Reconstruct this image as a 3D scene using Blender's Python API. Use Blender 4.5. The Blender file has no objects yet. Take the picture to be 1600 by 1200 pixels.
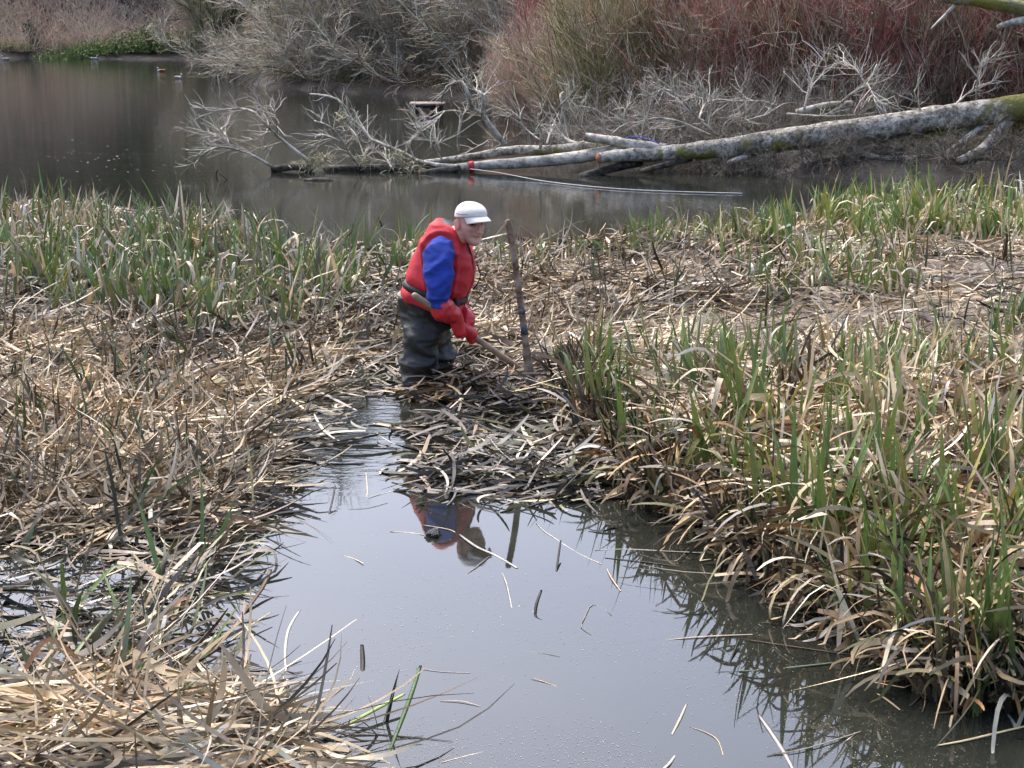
import bpy, math, random
import numpy as np
from mathutils import Vector, Matrix, noise as mnoise

SC = bpy.context.scene
COL = SC.collection
R = math.radians
rng = np.random.default_rng(7)
random.seed(7)

# ------------------------------------------------------------------ camera
F_PX, PW, PH = 2600.0, 1600.0, 1200.0
CAM_H = 2.27
PITCH = math.atan(600.0 / F_PX)
cam_d = bpy.data.cameras.new('camera')
cam_d.sensor_width = 36.0
cam_d.lens = 36.0 * F_PX / PW
cam_d.clip_start = 0.05
cam_d.clip_end = 2000.0
cam = bpy.data.objects.new('camera', cam_d)
COL.objects.link(cam)
cam.location = (0, 0, CAM_H)
cam.rotation_euler = (math.pi / 2 - PITCH, 0, 0)
SC.camera = cam

# ------------------------------------------------------------------ light
SUN_EL, SUN_AZ = R(58), R(-30)          # azimuth measured from +Y, clockwise; high behind the cloud over the far bank
w = bpy.data.worlds.new('World')
SC.world = w
w.use_nodes = True
nt = w.node_tree
nt.nodes.clear()
sky = nt.nodes.new('ShaderNodeTexSky')
sky.sky_type = 'NISHITA'
sky.sun_disc = False
sky.sun_elevation = SUN_EL
sky.sun_rotation = SUN_AZ
sky.air_density = 1.0
sky.dust_density = 6.0
sky.ozone_density = 1.0
hsv = nt.nodes.new('ShaderNodeHueSaturation')
hsv.inputs['Saturation'].default_value = 0.9   # an even cloud sheet takes most of the blue out
bg = nt.nodes.new('ShaderNodeBackground')
bg.inputs['Strength'].default_value = 0.15
outw = nt.nodes.new('ShaderNodeOutputWorld')
nt.links.new(sky.outputs[0], hsv.inputs['Color'])
tint = nt.nodes.new('ShaderNodeMix')
tint.data_type = 'RGBA'
tint.blend_type = 'MULTIPLY'
tint.inputs[0].default_value = 1.0
tint.inputs[7].default_value = (0.955, 0.985, 1.09, 1)
nt.links.new(hsv.outputs[0], tint.inputs[6])
nt.links.new(tint.outputs[2], bg.inputs['Color'])
nt.links.new(bg.outputs[0], outw.inputs['Surface'])

sun_d = bpy.data.lights.new('sun', 'SUN')
sun_d.energy = 0.75
sun_d.angle = R(30)
sun_d.color = (1.0, 0.93, 0.82)
sun = bpy.data.objects.new('sun', sun_d)
COL.objects.link(sun)
sdir = Vector((math.sin(SUN_AZ) * math.cos(SUN_EL), math.cos(SUN_AZ) * math.cos(SUN_EL), math.sin(SUN_EL)))
sun.rotation_euler = sdir.to_track_quat('Z', 'Y').to_euler()

SC.view_settings.view_transform = 'Standard'
SC.view_settings.look = 'None'
SC.view_settings.gamma = 1.0
SC.view_settings.exposure = 1.46
SC.view_settings.use_curve_mapping = False
SC.cycles.max_bounces = 4
SC.cycles.diffuse_bounces = 2
SC.cycles.glossy_bounces = 2
SC.cycles.transparent_max_bounces = 4
SC.cycles.use_adaptive_sampling = True
SC.cycles.adaptive_threshold = 0.025
SC.cycles.caustics_reflective = False
SC.cycles.caustics_refractive = False

# ------------------------------------------------------------------ helpers
CP, SP = math.cos(PITCH), math.sin(PITCH)


def ray(px, py):
    x = (np.asarray(px, float) - 800) / F_PX
    y = -(np.asarray(py, float) - 600) / F_PX
    return np.stack([x, CP + y * SP, -SP + y * CP], -1)


def pix(px, py, z=0.0):
    """where the sight line of a photo point meets the level z"""
    d = ray(px, py)
    t = (z - CAM_H) / d[..., 2]
    return np.stack([d[..., 0] * t, d[..., 1] * t, np.zeros_like(t) + z], -1)


def pixd(px, py, Y):
    d = ray(px, py)
    t = np.asarray(Y, float) / d[..., 1]
    return np.stack([d[..., 0] * t, d[..., 1] * t, CAM_H + d[..., 2] * t], -1)


def tag(o, label=None, cat=None, group=None, kind=None):
    if label: o['label'] = label
    if cat: o['category'] = cat
    if group: o['group'] = group
    if kind: o['kind'] = kind
    return o


def empty(name, loc=(0, 0, 0), rz=0.0):
    o = bpy.data.objects.new(name, None)
    o.empty_display_size = 0.1
    o.location = [float(v) for v in loc]
    o.rotation_euler = (0, 0, float(rz))
    COL.objects.link(o)
    return o


def mesh_np(name, V, F, col=None, smooth=True):
    """V (n,3); F list of (m,k) int arrays; col (n,3) colour of each vertex"""
    me = bpy.data.meshes.new(name)
    V = np.ascontiguousarray(V, dtype=np.float32)
    me.vertices.add(len(V))
    me.vertices.foreach_set('co', V.ravel())
    Fs = [np.asarray(f, np.int32) for f in F if len(f)]
    loops = np.concatenate([f.ravel() for f in Fs])
    tot = np.concatenate([np.full(len(f), f.shape[1], np.int32) for f in Fs])
    start = np.concatenate([[0], np.cumsum(tot)[:-1]]).astype(np.int32)
    me.loops.add(len(loops))
    me.loops.foreach_set('vertex_index', loops)
    me.polygons.add(len(tot))
    me.polygons.foreach_set('loop_start', start)
    me.polygons.foreach_set('loop_total', tot)
    me.update(calc_edges=True)
    if smooth:
        me.polygons.foreach_set('use_smooth', np.ones(len(tot), bool))
    if col is not None:
        a = me.attributes.new('col', 'FLOAT_COLOR', 'POINT')
        c = np.ones((len(V), 4), np.float32)
        c[:, :3] = col
        a.data.foreach_set('color', c.ravel())
    me.validate()
    return me


def obj(name, me, mat=None, parent=None):
    o = bpy.data.objects.new(name, me)
    if mat and len(me.materials) == 0:
        me.materials.append(mat)
    COL.objects.link(o)
    if parent: o.parent = parent
    return o


def join(parts):
    """parts: list of (V, [F...], col or None) -> one"""
    Vs, Fq, cs, off = [], {}, [], 0
    for V, F, c in parts:
        Vs.append(V)
        for f in F:
            if len(f):
                f = np.asarray(f)
                Fq.setdefault(f.shape[1], []).append(f + off)
        cs.append(c if c is not None else np.ones((len(V), 3)))
        off += len(V)
    return np.concatenate(Vs), [np.concatenate(v) for v in Fq.values()], np.concatenate(cs)


def unit(v):
    return v / np.maximum(np.linalg.norm(v, axis=-1, keepdims=True), 1e-9)


def vnoise(x, y, seed=0):
    """cheap smooth noise, about -1..1"""
    r = np.random.default_rng(seed)
    out = 0
    for k in range(7):
        a = r.uniform(0, 2 * math.pi)
        f = r.uniform(0.6, 2.0)
        out = out + np.sin((x * math.cos(a) + y * math.sin(a)) * f * 2.2 + r.uniform(0, 6.28) + 1.3 * np.sin((y * math.cos(a) - x * math.sin(a)) * f + k))
    return out / 4.0


# ------------------------------------------------------------------ materials
def new_mat(name):
    m = bpy.data.materials.new(name)
    m.use_nodes = True
    n = m.node_tree
    b = n.nodes['Principled BSDF']
    return m, n, b


def N(n, kind, **kw):
    nd = n.nodes.new(kind)
    for k, v in kw.items():
        if k in nd.inputs: nd.inputs[k].default_value = v
        else: setattr(nd, k, v)
    return nd


def ramp(n, src, stops):
    r = n.nodes.new('ShaderNodeValToRGB')
    e = r.color_ramp.elements
    while len(e) < len(stops): e.new(0.5)
    for i, (p, c) in enumerate(stops):
        e[i].position = p
        e[i].color = (*c, 1) if len(c) == 3 else c
    n.links.new(src, r.inputs[0])
    return r


def plain(name, color, rough=0.6, var=0.25, scale=30.0, bump=0.0, bscale=None, spec=0.4):
    m, n, b = new_mat(name)
    tc = N(n, 'ShaderNodeTexCoord')
    nz = N(n, 'ShaderNodeTexNoise', Scale=scale, Detail=4.0)
    n.links.new(tc.outputs['Object'], nz.inputs['Vector'])
    lo = tuple(c * (1 - var) for c in color)
    hi = tuple(min(1, c * (1 + var)) for c in color)
    r = ramp(n, nz.outputs['Fac'], [(0.3, lo), (0.7, hi)])
    n.links.new(r.outputs[0], b.inputs['Base Color'])
    b.inputs['Roughness'].default_value = rough
    b.inputs['Specular IOR Level'].default_value = spec
    if bump:
        nb = N(n, 'ShaderNodeTexNoise', Scale=bscale or scale * 2, Detail=5.0)
        n.links.new(tc.outputs['Object'], nb.inputs['Vector'])
        bp = N(n, 'ShaderNodeBump', Strength=bump, Distance=0.01)
        n.links.new(nb.outputs['Fac'], bp.inputs['Height'])
        n.links.new(bp.outputs[0], b.inputs['Normal'])
    return m


def attr_mat(name, rough=0.55, trans=0.0, spec=0.35, tint=(1, 1, 1), var=0.15, vscale=25.0):
    """colour comes from the mesh's own 'col' (each leaf or twig has its own), with fine grain on top"""
    m, n, b = new_mat(name)
    at = N(n, 'ShaderNodeAttribute', attribute_name='col')
    tc = N(n, 'ShaderNodeTexCoord')
    nz = N(n, 'ShaderNodeTexNoise', Scale=vscale, Detail=3.0)
    n.links.new(tc.outputs['Object'], nz.inputs['Vector'])
    r = ramp(n, nz.outputs['Fac'], [(0.3, tuple(t * (1 - var) for t in tint)), (0.7, tuple(t * (1 + var) for t in tint))])
    mx = N(n, 'ShaderNodeMix', data_type='RGBA', blend_type='MULTIPLY')
    mx.inputs[0].default_value = 1.0
    n.links.new(at.outputs['Color'], mx.inputs[6])
    n.links.new(r.outputs[0], mx.inputs[7])
    n.links.new(mx.outputs[2], b.inputs['Base Color'])
    b.inputs['Roughness'].default_value = rough
    b.inputs['Specular IOR Level'].default_value = spec
    if trans:
        tl = N(n, 'ShaderNodeBsdfTranslucent')
        n.links.new(mx.outputs[2], tl.inputs['Color'])
        ms = N(n, 'ShaderNodeMixShader')
        ms.inputs[0].default_value = trans
        n.links.new(b.outputs[0], ms.inputs[1])
        n.links.new(tl.outputs[0], ms.inputs[2])
        n.links.new(ms.outputs[0], n.nodes['Material Output'].inputs['Surface'])
    return m


M = {}
M['leaf'] = attr_mat('reed_leaf', rough=0.45, trans=0.15, spec=0.45)
M['litter'] = attr_mat('dead_leaf', rough=0.6, trans=0.0, spec=0.35)
M['wet'] = attr_mat('wet_dead_leaf', rough=0.42, trans=0.0, spec=0.4)
M['twig'] = attr_mat('twig_bark', rough=0.75, spec=0.2)
M['bracken'] = attr_mat('bracken', rough=0.8, spec=0.15)
M['bushleaf'] = attr_mat('bush_leaf', rough=0.5, trans=0.2)


def water_mat():
    m, n, b = new_mat('pond_water')
    tc = N(n, 'ShaderNodeTexCoord')
    sep = N(n, 'ShaderNodeSeparateXYZ')
    n.links.new(tc.outputs['Object'], sep.inputs[0])
    # silt: cloudy patches in the water itself
    nz = N(n, 'ShaderNodeTexNoise', Scale=0.9, Detail=5.0, Roughness=0.6)
    n.links.new(tc.outputs['Object'], nz.inputs['Vector'])
    r = ramp(n, nz.outputs['Fac'], [(0.3, (0.013, 0.0145, 0.0115)), (0.7, (0.024, 0.026, 0.020))])
    n.links.new(r.outputs[0], b.inputs['Base Color'])
    b.inputs['IOR'].default_value = 1.66
    b.inputs['Specular IOR Level'].default_value = 0.5
    b.inputs['Roughness'].default_value = 0.025
    # ripples: long and low on the open pond, short round the wading man, none in the still channel
    mp = N(n, 'ShaderNodeMapping')
    mp.inputs['Scale'].default_value = (0.8, 2.2, 1)
    n.links.new(tc.outputs['Object'], mp.inputs[0])
    n1 = N(n, 'ShaderNodeTexNoise', Scale=2.2, Detail=3.0)
    n.links.new(mp.outputs[0], n1.inputs['Vector'])
    n2 = N(n, 'ShaderNodeTexNoise', Scale=9.0, Detail=2.0)
    n.links.new(mp.outputs[0], n2.inputs['Vector'])
    far = N(n, 'ShaderNodeMapRange')
    far.inputs['From Min'].default_value = 20.0
    far.inputs['From Max'].default_value = 42.0
    far.inputs['To Min'].default_value = 0.0
    far.inputs['To Max'].default_value = 1.0
    n.links.new(sep.outputs['Y'], far.inputs['Value'])
    near = N(n, 'ShaderNodeMapRange')
    near.inputs['From Min'].default_value = 7.45
    near.inputs['From Max'].default_value = 8.1
    near.inputs['To Min'].default_value = 0.02
    near.inputs['To Max'].default_value = 0.30
    n.links.new(sep.outputs['Y'], near.inputs['Value'])
    b1 = N(n, 'ShaderNodeBump', Distance=0.010)
    n.links.new(n1.outputs['Fac'], b1.inputs['Height'])
    fm = N(n, 'ShaderNodeMath', operation='MULTIPLY')
    fm.inputs[1].default_value = 0.55
    n.links.new(far.outputs[0], fm.inputs[0])
    n.links.new(fm.outputs[0], b1.inputs['Strength'])
    b2 = N(n, 'ShaderNodeBump', Distance=0.004)
    n.links.new(n2.outputs['Fac'], b2.inputs['Height'])
    n.links.new(near.outputs[0], b2.inputs['Strength'])
    n.links.new(b1.outputs[0], b2.inputs['Normal'])
    n.links.new(b2.outputs[0], b.inputs['Normal'])
    return m


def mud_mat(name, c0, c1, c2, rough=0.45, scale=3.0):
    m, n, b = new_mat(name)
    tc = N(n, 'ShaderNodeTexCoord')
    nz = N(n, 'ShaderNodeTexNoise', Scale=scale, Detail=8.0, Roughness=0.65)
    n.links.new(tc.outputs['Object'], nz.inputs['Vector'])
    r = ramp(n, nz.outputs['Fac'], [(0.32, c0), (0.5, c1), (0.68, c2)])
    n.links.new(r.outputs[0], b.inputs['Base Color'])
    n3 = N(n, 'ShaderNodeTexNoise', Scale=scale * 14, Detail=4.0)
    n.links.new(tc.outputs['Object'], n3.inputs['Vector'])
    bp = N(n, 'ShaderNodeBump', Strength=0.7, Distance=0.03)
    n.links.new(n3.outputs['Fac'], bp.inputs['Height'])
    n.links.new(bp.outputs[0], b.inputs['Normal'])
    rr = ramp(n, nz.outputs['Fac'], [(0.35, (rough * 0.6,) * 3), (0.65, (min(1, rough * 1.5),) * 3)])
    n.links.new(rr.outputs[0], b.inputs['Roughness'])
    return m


M['water'] = water_mat()
M['mud'] = mud_mat('bed_mud', (0.034, 0.025, 0.016), (0.10, 0.072, 0.045), (0.24, 0.175, 0.105), 0.5, 2.6)
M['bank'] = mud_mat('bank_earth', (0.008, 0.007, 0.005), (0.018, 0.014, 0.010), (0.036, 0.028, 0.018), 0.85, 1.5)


def bark_mat(name, base, dark, lichen, moss, moss_lo, moss_hi):
    m, n, b = new_mat(name)
    tc = N(n, 'ShaderNodeTexCoord')
    n1 = N(n, 'ShaderNodeTexNoise', Scale=11.0, Detail=9.0, Roughness=0.78)
    n.links.new(tc.outputs['Object'], n1.inputs['Vector'])
    r0 = ramp(n, n1.outputs['Fac'], [(0.36, dark), (0.48, base), (0.58, lichen)])
    n4 = N(n, 'ShaderNodeTexNoise', Scale=2.6, Detail=9.0, Roughness=0.75)
    n.links.new(tc.outputs['Object'], n4.inputs['Vector'])
    r4 = ramp(n, n4.outputs['Fac'], [(0.36, (0.35, 0.33, 0.30)), (0.54, (1, 1, 1))])
    r1 = N(n, 'ShaderNodeMix', data_type='RGBA', blend_type='MULTIPLY')
    r1.inputs[0].default_value = 1.0
    n.links.new(r0.outputs[0], r1.inputs[6])
    n.links.new(r4.outputs[0], r1.inputs[7])
    n2 = N(n, 'ShaderNodeTexNoise', Scale=1.7, Detail=6.0, Roughness=0.65)
    n.links.new(tc.outputs['Object'], n2.inputs['Vector'])
    r2 = ramp(n, n2.outputs['Fac'], [(moss_lo, (0, 0, 0)), (moss_hi, (1, 1, 1))])
    mx = N(n, 'ShaderNodeMix', data_type='RGBA')
    n.links.new(r2.outputs[0], mx.inputs[0])
    n.links.new(r1.outputs[2], mx.inputs[6])
    mx.inputs[7].default_value = (*moss, 1)
    n.links.new(mx.outputs[2], b.inputs['Base Color'])
    b.inputs['Roughness'].default_value = 0.8
    b.inputs['Specular IOR Level'].default_value = 0.2
    bp = N(n, 'ShaderNodeBump', Strength=0.9, Distance=0.03)
    n3 = N(n, 'ShaderNodeTexNoise', Scale=18.0, Detail=6.0)
    n.links.new(tc.outputs['Object'], n3.inputs['Vector'])
    n.links.new(n3.outputs['Fac'], bp.inputs['Height'])
    n.links.new(bp.outputs[0], b.inputs['Normal'])
    return m


M['bark'] = bark_mat('lichened_bark', (0.25, 0.228, 0.19), (0.055, 0.045, 0.036), (0.52, 0.50, 0.43), (0.15, 0.14, 0.042), 0.525, 0.585)
M['palebark'] = bark_mat('pale_bark', (0.42, 0.385, 0.325), (0.17, 0.15, 0.12), (0.58, 0.55, 0.47), (0.23, 0.22, 0.10), 0.64, 0.74)
M['mossbark'] = bark_mat('mossy_bark', (0.24, 0.23, 0.15), (0.10, 0.09, 0.05), (0.40, 0.40, 0.28), (0.19, 0.18, 0.04), 0.44, 0.56)
M['darkbark'] = bark_mat('wet_bark', (0.065, 0.055, 0.045), (0.025, 0.02, 0.016), (0.14, 0.125, 0.10), (0.10, 0.10, 0.04), 0.62, 0.72)
M['cutwood'] = plain('cut_wood', (0.30, 0.12, 0.07), 0.6, 0.3, 18)
M['sky_far'] = M['bank']

# ------------------------------------------------------------------ setting: ground, water
BED = np.array([(-700, 322), (0, 330), (160, 336), (330, 345), (420, 382), (520, 398), (640, 394), (760, 392), (900, 385), (1060, 376), (1230, 352), (1400, 336),
                (1700, 325), (2400, 330), (2600, 1110), (1900, 1110), (1560, 1112), (1450, 1098), (1380, 1022), (1270, 962), (1180, 912), (1105, 832), (1000, 792), (960, 735),
                (908, 690), (884, 645), (850, 590), (770, 556), (700, 556), (632, 560), (540, 600), (474, 640), (436, 694), (412, 770), (376, 828), (325, 880), (288, 950),
                (268, 1020), (300, 1085), (430, 1130), (505, 1172), (560, 1290), (-900, 1290)], float)
BEDG = pix(BED[:, 0], BED[:, 1])[:, :2]
LAND = np.array([(-3500, 92), (-600, 93), (0, 92), (60, 90), (150, 92), (250, 93), (385, 94), (420, 98)], float)
LANDG = [tuple(p[:2]) for p in pix(LAND[:, 0], LAND[:, 1])]
LANDG += [tuple(p[:2]) for p in pix(np.array([640, 500, 402, 430, 520, 640, 760, 830, 850, 900, 1000, 1120, 1240, 1330, 1420, 1600, 2200]),
                                    np.array([104, 116, 131, 137, 143, 149, 158, 178, 200, 226, 243, 258, 274, 280, 282, 286, 300]))]
LANDG += [(60, 17), (400, 17), (400, 500), (-400, 500), (-400, 60)]
LANDG = np.array(LANDG)


def inside(P, poly):
    x, y = P[:, 0], P[:, 1]
    c = np.zeros(len(P), bool)
    n = len(poly)
    for i in range(n):
        x0, y0 = poly[i]; x1, y1 = poly[(i + 1) % n]
        hit = ((y0 > y) != (y1 > y)) & (x < (x1 - x0) * (y - y0) / (y1 - y0 + 1e-12) + x0)
        c ^= hit
    return c


def sdist(P, poly):
    """distance to the outline, positive inside"""
    best = np.full(len(P), 1e9)
    n = len(poly)
    for i in range(n):
        a = poly[i]; b = poly[(i + 1) % n]
        ab = b - a
        t = np.clip(((P - a) @ ab) / (ab @ ab + 1e-12), 0, 1)
        d = np.linalg.norm(P - (a + t[:, None] * ab), axis=1)
        best = np.minimum(best, d)
    return np.where(inside(P, poly), best, -best)


def sstep(x, a, b):
    t = np.clip((x - a) / (b - a), 0, 1)
    return t * t * (3 - 2 * t)


def bed_h(P):
    d = sdist(P, BEDG) + 0.05 * vnoise(P[:, 0] * 3, P[:, 1] * 3, 3)
    h = -0.10 + 0.125 * sstep(d, -0.12, 0.25)
    h += 0.016 * vnoise(P[:, 0] * 2.2, P[:, 1] * 2.2, 5) * sstep(d, 0, 0.3)
    # the heap of old stems on the near right
    right = sstep(P[:, 0], 0.35, 1.0) * sstep(-P[:, 1], -9.6, -8.2)
    h += 0.20 * sstep(d, 0.0, 0.55) * right
    h += 0.05 * sstep(d, 0.1, 0.8) * sstep(P[:, 0], 0.2, 0.8)
    # the sunk wet corner on the near left
    wet = sstep(-P[:, 0], 0.55, 0.9) * sstep(-P[:, 1], -7.2, -6.6) * sstep(P[:, 1], 5.15, 5.4)
    h -= 0.050 * wet
    return h


xs = np.arange(-9.0, 9.01, 0.09)
ys = np.arange(2.6, 22.0, 0.09)
gx, gy = np.meshgrid(xs, ys)
P2 = np.stack([gx.ravel(), gy.ravel()], 1)
hz = bed_h(P2)
keep_far = sstep(P2[:, 1], 19.0, 21.8)
hz = hz * (1 - keep_far) - 0.2 * keep_far
nx, ny = len(xs), len(ys)
ii = np.arange(nx * ny).reshape(ny, nx)
quads = np.stack([ii[:-1, :-1], ii[:-1, 1:], ii[1:, 1:], ii[1:, :-1]], -1).reshape(-1, 4)
g = obj('mud_bed', mesh_np('mud_bed', np.column_stack([P2, hz]), [quads]), M['mud'])
tag(g, 'wet brown mud under the trampled reed bed', 'mud', kind='structure')

# pond surface
wx = np.array([-160., -60, -20, 0, 20, 60, 160]); wy = np.array([-12., 0, 6, 12, 20, 40, 70, 90])
gx, gy = np.meshgrid(wx, wy)
ii = np.arange(len(wx) * len(wy)).reshape(len(wy), len(wx))
quads = np.stack([ii[:-1, :-1], ii[:-1, 1:], ii[1:, 1:], ii[1:, :-1]], -1).reshape(-1, 4)
pw = obj('water', mesh_np('water', np.column_stack([gx.ravel(), gy.ravel(), 0 * gx.ravel()]), [quads]), M['water'])
tag(pw, 'still grey pond water with open channel in front of the wading man', 'water', kind='structure')


# banks and the valley side behind
def land_h(P):
    d = sdist(P, LANDG)
    d = d + 0.005 * P[:, 1] * vnoise(P[:, 0] * 0.9, P[:, 1] * 0.9, 11)
    h = -0.5 + 0.5 * sstep(d, -1.0, 0.0) + 0.22 * sstep(d, 0.0, 0.35)
    y = P[:, 1]
    h = h + 0.05 * np.clip(d, 0, 8) * sstep(d, 0.3, 2.0)
    hill = np.clip(y - 66 - 4 * vnoise(P[:, 0] * 0.05, y * 0.05, 2), 0, None)
    h = h + np.where(d > 0, 0.36 * 45 * np.tanh(hill / 45) * sstep(hill, 0, 10), 0)
    side = np.clip(np.abs(P[:, 0]) - 30, 0, None)
    h = h + np.where(d > 0, 0.22 * 40 * np.tanh(side / 40) * sstep(d, 3, 12), 0)
    return h


yy = 16.0 * np.exp(np.linspace(0, math.log(420 / 16.0), 230))
tt = np.linspace(-1.0, 1.0, 330)
tt = 0.55 * tt + 0.45 * tt ** 3
ga, gb = np.meshgrid(tt, yy)
P2 = np.stack([(ga * gb).ravel(), gb.ravel()], 1)
hz = land_h(P2)
ny, nx = ga.shape
ii = np.arange(nx * ny).reshape(ny, nx)
quads = np.stack([ii[:-1, :-1], ii[:-1, 1:], ii[1:, 1:], ii[1:, :-1]], -1).reshape(-1, 4)
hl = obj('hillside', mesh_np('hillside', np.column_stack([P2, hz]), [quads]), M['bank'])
tag(hl, 'dark earth bank and brown valley side beyond the pond', 'hillside', kind='structure')


def ground_far(x, y):
    return float(land_h(np.array([[x, y]]))[0])


# ------------------------------------------------------------------ ribbons (leaf blades)
def blades(P, az, el, L, W, bend, curl, roll, c0, c1, K=6, kink_t=None, kink_a=None, fold=0.0, floor=None, prof='leaf', bend_p=1.3):
    n = len(P)
    t = np.linspace(0, 1, K + 1)
    els = el[:, None] + bend[:, None] * t[None, :] ** bend_p
    if kink_t is not None:
        els = els + kink_a[:, None] * sstep((t[None, :] - kink_t[:, None]) * 8, -0.5, 0.5)
    azs = az[:, None] + curl[:, None] * t[None, :]
    d = np.stack([np.cos(els) * np.cos(azs), np.cos(els) * np.sin(azs), np.sin(els)], -1)
    step = (L / K)[:, None, None]
    pos = np.concatenate([np.zeros((n, 1, 3)), np.cumsum((d[:, :-1] + d[:, 1:]) * 0.5 * step, 1)], 1) + P[:, None, :]
    if floor is not None:
        pos[:, :, 2] = np.maximum(pos[:, :, 2], floor[:, None] + 0.002)
    side = np.stack([-np.sin(azs), np.cos(azs), 0 * azs], -1)
    nrm = np.cross(d, side)
    rl = roll[:, None] if np.ndim(roll) == 1 else roll
    wv = np.cos(rl)[..., None] * side + np.sin(rl)[..., None] * nrm
    nv = -np.sin(rl)[..., None] * side + np.cos(rl)[..., None] * nrm
    if prof == 'leaf':
        wp = np.minimum(1, 0.72 + 0.5 * t) * np.clip((1 - t) / 0.5, 0.0, 1) ** 0.75
        wp[-1] = 0.06
    else:
        wp = 0.55 + 0.45 * np.sin(math.pi * np.clip(t * 0.94 + 0.03, 0, 1))
        wp[-1] = 0.3
    hw = (W[:, None] * 0.5 * wp[None, :])[..., None]
    if fold:
        V = np.stack([pos - wv * hw, pos - nv * hw * fold, pos + wv * hw], 2)
        m = 3
    else:
        V = np.stack([pos - wv * hw, pos + wv * hw], 2)
        m = 2
    col = c0[:, None, :] * (1 - t[None, :, None]) + c1[:, None, :] * t[None, :, None]
    col = np.repeat(col[:, :, None, :], m, 2)
    base = (np.arange(n) * (K + 1) * m)[:, None, None]
    k = (np.arange(K) * m)[None, :, None]
    q = []
    for j in range(m - 1):
        a = base + k + j
        q.append(np.concatenate([a, a + 1, a + m + 1, a + m], -1).reshape(-1, 4))
    return V.reshape(-1, 3), [np.concatenate(q)], col.reshape(-1, 3)


PAL = {
    'straw': (0.45, 0.345, 0.20), 'pale': (0.57, 0.475, 0.335), 'bleach': (0.68, 0.61, 0.49), 'tan': (0.36, 0.25, 0.135), 'orange': (0.36, 0.20, 0.085),
    'brown': (0.125, 0.080, 0.043), 'grey': (0.19, 0.165, 0.125), 'greyl': (0.38, 0.345, 0.28), 'dark': (0.038, 0.030, 0.021), 'black': (0.016, 0.013, 0.010),
    'olive': (0.15, 0.145, 0.055), 'green': (0.115, 0.185, 0.045), 'lime': (0.21, 0.27, 0.065), 'deep': (0.055, 0.10, 0.030), 'yellow': (0.36, 0.30, 0.07), 'blueg': (0.10, 0.14, 0.085),
}


def pick(names_w, n, r=rng, jit=0.18):
    names = list(names_w); wt = np.array([names_w[k] for k in names], float); wt /= wt.sum()
    c = np.array([PAL[k] for k in names])[r.choice(len(names), n, p=wt)]
    return np.clip(c * (1 + r.normal(0, jit, (n, 1))) * (1 + r.normal(0, 0.03, (n, 3))), 0.008, 0.8)


def sample_poly(poly, n, r=rng):
    """points spread over an outline given in photo points, laid on the ground"""
    poly = np.array(poly, float)
    lo, hi = poly.min(0), poly.max(0)
    out = np.zeros((0, 2))
    while len(out) < n:
        q = r.uniform(lo, hi, (n * 2 + 50, 2))
        out = np.concatenate([out, q[inside(q, poly)]])
    out = out[:n]
    return pix(out[:, 0], out[:, 1])[:, :2]


WETG = pix(np.array([-60, 300, 400, 345, 330, 310, 200, -60], float), np.array([860, 835, 850, 930, 1000, 1075, 1070, 1075], float))[:, :2]
FLAT = pix(np.array([1380, 1500, 1700, 1700, 1560, 1470, 1400, 1180, 1010, 1000, 1200], float), np.array([430, 415, 420, 640, 650, 640, 545, 560, 545, 500, 500], float))[:, :2]


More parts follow.
